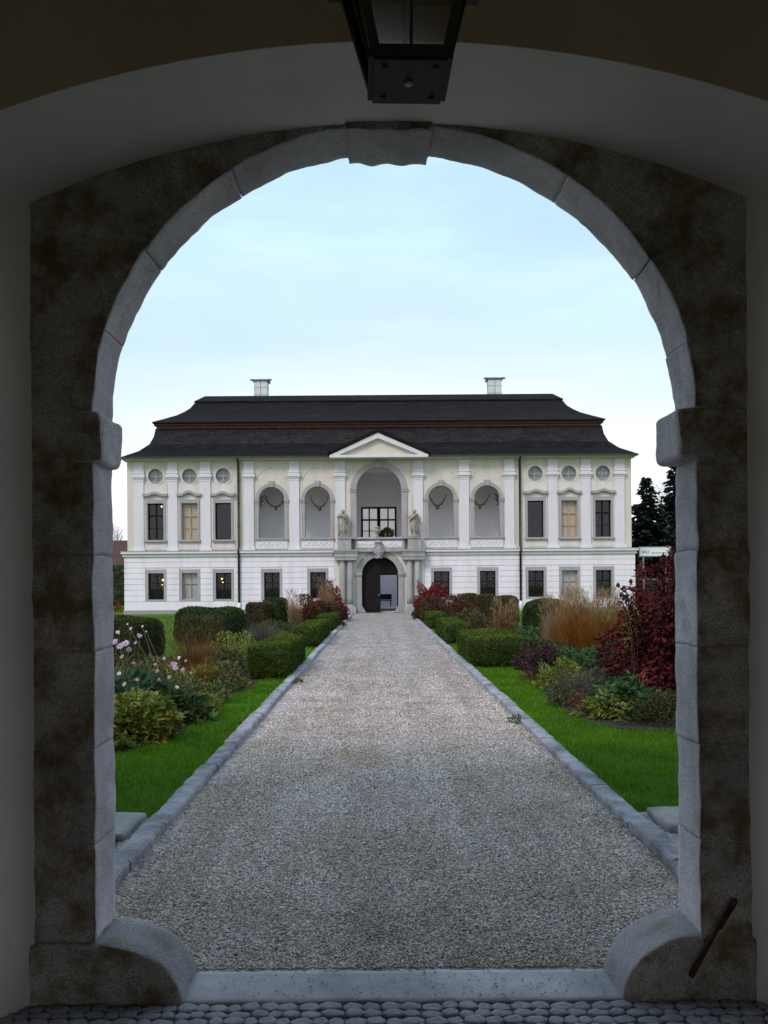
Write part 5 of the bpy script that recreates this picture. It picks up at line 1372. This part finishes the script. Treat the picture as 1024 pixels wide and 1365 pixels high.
shrub('garden_shrub', 2.35, 39.8, 0.70, 0.7, 1.72, M['red'], 3000, 0.13, 0.08, 'bright red shrub right of the portal columns', 'shrub', up=0.4, z0=0.3)
shrub('garden_shrub', 2.15, 38.8, 0.6, 0.7, 1.15, M['rusty'], 5000, 0.09, 0.05, 'dark rusty shrub at the foot of the right portal columns', 'shrub')
shrub('leafy_perennial', 3.9, 27.0, 0.6, 0.8, 0.45, M['green'], 1500, 0.08, 0.04, 'low green perennial left of the dark green yew block')

shrub('weed', 1.56, 9.55, 0.10, 0.10, 0.07, M['green'], 90, 0.05, 0.02, 'small green weed growing at the right kerb on the gravel', stems=2)
shrub('weed', -1.40, 13.6, 0.09, 0.12, 0.06, M['olive'], 70, 0.05, 0.02, 'small dull weed at the left kerb near the nearest boxwood block', stems=2)
# dried flower heads by the burgundy shrub
dr = empty('dried_flower', (3.35, 10.9, 0), 'dried dark seed heads on thin stalks in front of the white wall', 'flower')
mb = MB()
for (px, py) in ((824,780),(828,793),(836,794),(841,775),(835,799)):
    hp = at(px, py, 11.0) - Vector((3.35,10.9,0)); b_ = Vector((random.uniform(-0.08,0.1), random.uniform(-0.1,0.1), 0))
    mb.tube([b_, b_.lerp(hp,0.5)+Vector((0.05,0,0.05)), hp], [0.003,0.0025,0.002], 5)
    k = MB().lathe([(0.004,-0.035),(0.022,-0.02),(0.028,0.0),(0.02,0.02),(0.006,0.034)], 0, 0, 8)
    k.build('seed_head', M['seed'], dr, loc=hp, smooth=True)
mb.build('stems', M['bark'], dr, smooth=True)
# ------------------------------------------------------------------ surroundings
def spruce(x, y, h, r, label):
    t = empty('spruce_tree', (x, y, 0), label, 'tree', 'dark spruces right of the palace')
    MB().tube([(0,0,-0.2),(0,0,h*0.5),(0,0,h*0.99)], [0.28,0.16,0.02], 8).build('trunk', M['bark'], t)
    Ps, As, Ns, Ls = [], [], [], []
    z = h*0.06
    while z < h:
        f = (1 - z/h); nb = max(4, int(5 + 9*f)); rl_ = r*f**0.8*random.uniform(0.8,1.1) + 0.12
        for k in range(nb):
            a_ = random.uniform(0, 2*PI); L_ = rl_*random.uniform(0.7, 1.15); d = Vector((math.cos(a_), math.sin(a_), 0))
            m = max(3, int(L_/0.18))
            for q in range(m):
                s_ = (q+0.4)/m
                p_ = d*(L_*s_) + Vector((0,0,z - 0.28*L_*s_ + 0.18*L_*s_**3))
                for sd in (-1, 0, 1):
                    side = Vector((-d.y, d.x, 0))*sd
                    Ps.append(p_); As.append((d*0.7 + side*0.7 + Vector((0,0,-0.25+random.uniform(-0.2,0.2)))).normalized()); Ns.append((0,0,1)); Ls.append(0.5*(1-0.4*s_)*(0.4+0.6*f)+0.12)
        z += 0.20 + 0.28*f
    n = len(Ps); L_ = np.array(Ls)
    g = G(); leaf_quads(g, np.array(Ps), unit(np.array(As)+rng.normal(0,0.15,(n,3))), unit(np.array(Ns)+rng.normal(0,0.6,(n,3))), L_*1.5, L_*0.9, rng.random(n))
    g.build('crown', M['spruce'], t)
for x, y, h, r, lb in ((21.6,67,10.2,4.2,'dark spruce tree just past the right corner of the palace'),(25.6,72,12.0,3.2,'tallest dark spruce tree with pointed top right of the palace'),
                       (28.0,76,12.6,3.0,'second pointed spruce tree right of the tallest one'),(24.6,62,6.8,3.2,'shorter dense spruce tree in front of the tallest spruce'),(30.0,66,9.0,3.6,'broad dark spruce tree half hidden by the right jamb'),(27.0,60,6.5,3.0,'low bushy spruce tree behind the white sign')):
    spruce(x, y, h, r, lb)
def bare_tree(x, y, h, label, group=None):
    t = empty('bare_tree', (x, y, 0), label, 'tree', group or 'leafless trees beyond the palace')
    tr, cr = MB(), MB()
    tr.tube([(0,0,-0.2),(0.1,0,h*0.2),(0,0.1,h*0.4)], [0.2,0.15,0.1], 7)
    def grow(p, d, L, rr, lev):
        q = p + d*L; cr.tube([p, p.lerp(q,0.5)+Vector((random.uniform(-.08,.08),random.uniform(-.08,.08),0))*L, q], [rr, rr*0.8, rr*0.55], 5)
        if lev == 0: return
        for _ in range(3):
            nd = (d + Vector((random.uniform(-0.75,0.75), random.uniform(-0.75,0.75), random.uniform(-0.1,0.5)))).normalized()
            grow(p.lerp(q, random.uniform(0.6,1.0)), nd, L*random.uniform(0.6,0.8), rr*0.55, lev-1)
    for _ in range(3):
        grow(Vector((0,0.08,h*0.38)), Vector((random.uniform(-0.5,0.5), random.uniform(-0.5,0.5), 1)).normalized(), h*0.24, 0.08, 4)
    tr.build('trunk', M['bark'], t, smooth=True); cr.build('crown', M['bark'], t)
bare_tree(-29.5, 92, 9.0, 'leafless tree above the brown roof left of the palace')
bare_tree(-33.5, 98, 8.0, 'leafless tree behind the left jamb beyond the brown roof')
bare_tree(30.2, 84, 13.5, 'leafless tree between the spruces and the right jamb')
# brown roofed barn far left
bn = empty('barn', (-30.5, 84, 0), 'long low barn with a brown roof far left of the palace', 'building')
MB().box(-6, 5, 0, 6, 0, 3.4).build('wall', M['barn_wall'], bn)
MB().add([(-6.5,-0.6,3.3),(5.5,-0.6,3.3),(5.5,6.6,3.3),(-6.5,6.6,3.3),(-6.2,3,6.6),(5.2,3,6.6)], [(0,1,5,4),(2,3,4,5),(0,4,3),(1,2,5),(3,2,1,0)]).build('roof', M['barn_roof'], bn)
for x in (-4,-1.5,1,3.2): MB().box(x, x+0.9, -0.04, 0.02, 1.2, 2.4).build('window', M['dark_wood'], bn)
fn = empty('garden_fence', (-22.5, 70, 0), 'green fence left of the palace below the brown barn roof', 'fence')
MB().box(-6, 5, -0.02, 0.02, 2.6, 3.3).build('panel', M['green_fence'], fn)
for x in range(-6, 6, 2): MB().box(x, x+0.08, 0.02, 0.1, 0, 3.35).build('post', M['green_fence'], fn)
hedge(-27,-17.6,63,65,3.2,'tall loose hedge left of the palace in front of the green fence',M['far_hedge'],9000,0.16,6,'garden_hedge','hedge')
shrub('garden_shrub', -17.35, 54, 0.35, 0.35, 0.75, M['red'], 140, 0.14, 0.1, 'small red shrub on the lawn by the left palace corner', 'shrub')
# right: fence, orange shrub, sign
sg = empty('sign_board', tuple(at(868, 781, 52.0)*1.0)[:2] + (0,), 'white sign board with dark lettering on posts right of the palace', 'sign')
s0 = at(853, 741, 52.0); s1 = at(886, 729.5, 52.0); ox = sg.location.x
x0, x1, z0, z1 = s0.x-ox, s1.x-ox+0.35, s0.z, s1.z
MB().box(x0, x1, -0.03, 0.03, z0, z1).build('board', M['sign_white'], sg)
mb = MB(); t = 0.05
mb.box(x0-t, x1+t, -0.05, 0.05, z1, z1+t); mb.box(x0-t, x1+t, -0.05, 0.05, z0-t, z0); mb.box(x0-t, x0, -0.05, 0.05, z0, z1); mb.box(x1, x1+t, -0.05, 0.05, z0, z1)
mb.build('frame', M['steel'], sg)
for x in (x0+0.25, x1-0.25): MB().box(x-0.04, x+0.04, 0.05, 0.12, 0, z1).build('post', M['steel'], sg)
def text_mesh(body, size, loc, parent, mat):
    cu = bpy.data.curves.new('lettering', 'FONT'); cu.body = body; cu.size = size; cu.extrude = 0.004
    ob = bpy.data.objects.new('lettering', cu); COL.objects.link(ob)
    dg = bpy.context.evaluated_depsgraph_get(); me = bpy.data.meshes.new_from_object(ob.evaluated_get(dg))
    bpy.data.objects.remove(ob)
    me.materials.clear(); me.materials.append(mat)
    o = bpy.data.objects.new('lettering', me); COL.objects.link(o); o.parent = parent; o.location = loc; o.rotation_euler = (R(90),0,0); return o
text_mesh('SALI', 0.26, (x0+0.08, -0.036, z0+0.17), sg, M['sign_ink'])
mb = MB()
for q in range(12):
    xx = x0+0.72+q*0.085; mb.bar((xx, -0.034, z0+0.18+0.05*math.sin(q*2.2)), (xx+0.085, -0.034, z0+0.18+0.05*math.sin((q+1)*2.2)), 0.03, 0.006)
mb.build('script', M['sign_ink'], sg)
fe = empty('wooden_fence', tuple(at(868, 781, 55.0))[:2] + (0,), 'dark plank fence behind the burgundy shrub right of the palace', 'fence')
ox = fe.location.x
mb = MB()
for q in range(40):
    x = -1.25 + q*0.2; mb.box(x, x+0.17, 0.0, 0.03, 0.1, 2.05+0.04*math.sin(q*3.3))
mb.build('planks', M['fence'], fe)
MB().box(-1.3, 6.8, -0.05, 0.0, 1.85, 1.95).build('rail', M['steel'], fe)
for q in range(4): MB().box(-1.3+q*2.6, -1.2+q*2.6, 0.03, 0.12, 0, 2.15).build('post', M['fence'], fe)
shrub('garden_shrub', 16.45, 52.6, 0.5, 0.6, 3.0, M['orange_grass'], 1500, 0.16, 0.08, 'narrow orange autumn shrub by the right corner of the palace', 'shrub', up=0.3)
# hills on the horizon
hl = G()
n = 160; xs = np.linspace(-700, 700, n); hz = 10 + 14*np.array([noise.noise(Vector((x*0.006, 3.3, 0))) + 0.4*noise.noise(Vector((x*0.03, 1.3, 0))) for x in xs]); hz = np.clip(hz, 3, None)
V = np.concatenate([np.stack([xs, np.full(n,480.0), np.full(n,-1.0)],1), np.stack([xs, np.full(n,560.0), hz],1), np.stack([xs, np.full(n,700.0), np.full(n,-1.0)],1)])
F = np.array([(r_*n+i, r_*n+i+1, (r_+1)*n+i+1, (r_+1)*n+i) for r_ in range(2) for i in range(n-1)])
hl.add(V, F, np.full(len(F), 0.5)); o = hl.build('hills', M['far_hedge']); o['kind'] = 'structure'

# ------------------------------------------------------------------ sky, sun, camera
SUN_EL, SUN_AZ = 42.0, 212.0     # azimuth clockwise from +Y (view direction): behind, to the left
w = bpy.data.worlds.new('World'); scene.world = w; w.use_nodes = True
nt = w.node_tree; bg = nt.nodes['Background']
sky = nt.nodes.new('ShaderNodeTexSky'); sky.sky_type = 'NISHITA'; sky.sun_disc = False
sky.sun_elevation = R(SUN_EL); sky.sun_rotation = R(SUN_AZ); sky.air_density = 1.0; sky.dust_density = 1.0; sky.ozone_density = 1.0
tc = nt.nodes.new('ShaderNodeTexCoord'); sep = nt.nodes.new('ShaderNodeSeparateXYZ'); nt.links.new(tc.outputs['Generated'], sep.inputs[0])
mp = nt.nodes.new('ShaderNodeMapping'); mp.inputs['Scale'].default_value = (1.0, 1.0, 4.0); nt.links.new(tc.outputs['Generated'], mp.inputs[0])
nz = N(nt, 'ShaderNodeTexNoise', Scale=1.9, Detail=7.0, Roughness=0.58); nt.links.new(mp.outputs[0], nz.inputs['Vector'])
cl = ramp(nt, nz.outputs['Fac'], [(0.30,(0.56,)*3), (0.52,(0.66,)*3), (0.66,(0.80,)*3), (0.78,(0.90,)*3)])
mx = mixc(nt, cl.outputs[0], sky.outputs[0], (1,1,1)); mx.node.inputs[7].default_value = (4.8, 6.75, 7.9, 1)      # thin bright cloud veil
mp2 = nt.nodes.new('ShaderNodeMapping'); mp2.inputs['Scale'].default_value = (1.0, 1.0, 6.0); mp2.inputs['Location'].default_value = (3.1, 0.4, 1.0); nt.links.new(tc.outputs['Generated'], mp2.inputs[0])
nz2 = N(nt, 'ShaderNodeTexNoise', Scale=1.4, Detail=6.0, Roughness=0.55); nt.links.new(mp2.outputs[0], nz2.inputs['Vector'])
hz_ = N(nt, 'ShaderNodeMath', operation='MULTIPLY_ADD'); hz_.inputs[1].default_value = 0.30; nt.links.new(nz2.outputs['Fac'], hz_.inputs[0]); nt.links.new(sep.outputs[2], hz_.inputs[2])
hr_ = ramp(nt, hz_.outputs[0], [(0.14,(0.95,)*3), (0.30,(0.75,)*3), (0.42,(0.18,)*3), (0.56,(0.0,)*3)])     # bank of white haze low in the sky
mx = mixc(nt, hr_.outputs[0], mx, (1,1,1)); mx.node.inputs[7].default_value = (6.9, 6.75, 7.2, 1)
nt.links.new(mx, bg.inputs[0]); bg.inputs[1].default_value = 0.10

sd = bpy.data.lights.new('sun', 'SUN'); sd.energy = 1.1; sd.angle = R(20); sd.color = (1.0, 0.90, 0.86)
so = bpy.data.objects.new('sun', sd); COL.objects.link(so)
az, el = R(SUN_AZ), R(SUN_EL)
dirv = Vector((math.sin(az)*math.cos(el), math.cos(az)*math.cos(el), math.sin(el)))   # towards the sun
so.rotation_euler = dirv.to_track_quat('Z', 'Y').to_euler()
so.location = dirv*60

cam = bpy.data.cameras.new('camera'); co = bpy.data.objects.new('camera', cam); COL.objects.link(co)
cam.sensor_width = 36.0; cam.lens = 36.0*F_PX/1365.0
cam.shift_y = (VY - 682.5)/1365.0; cam.shift_x = (512.0 - VX)/1365.0
cam.clip_start = 0.05; cam.clip_end = 3000
co.matrix_world = Matrix.Translation((0,0,EYE)) @ Matrix.Rotation(R(90), 4, 'X') @ Matrix.Rotation(-ROLL, 4, 'Z')
scene.camera = co

scene.view_settings.view_transform = 'Standard'; scene.view_settings.look = 'None'
scene.view_settings.exposure = 0.7; scene.view_settings.gamma = 1.0
scene.cycles.use_denoising = True
scene.cycles.max_bounces = 8; scene.cycles.diffuse_bounces = 5; scene.cycles.transparent_max_bounces = 12
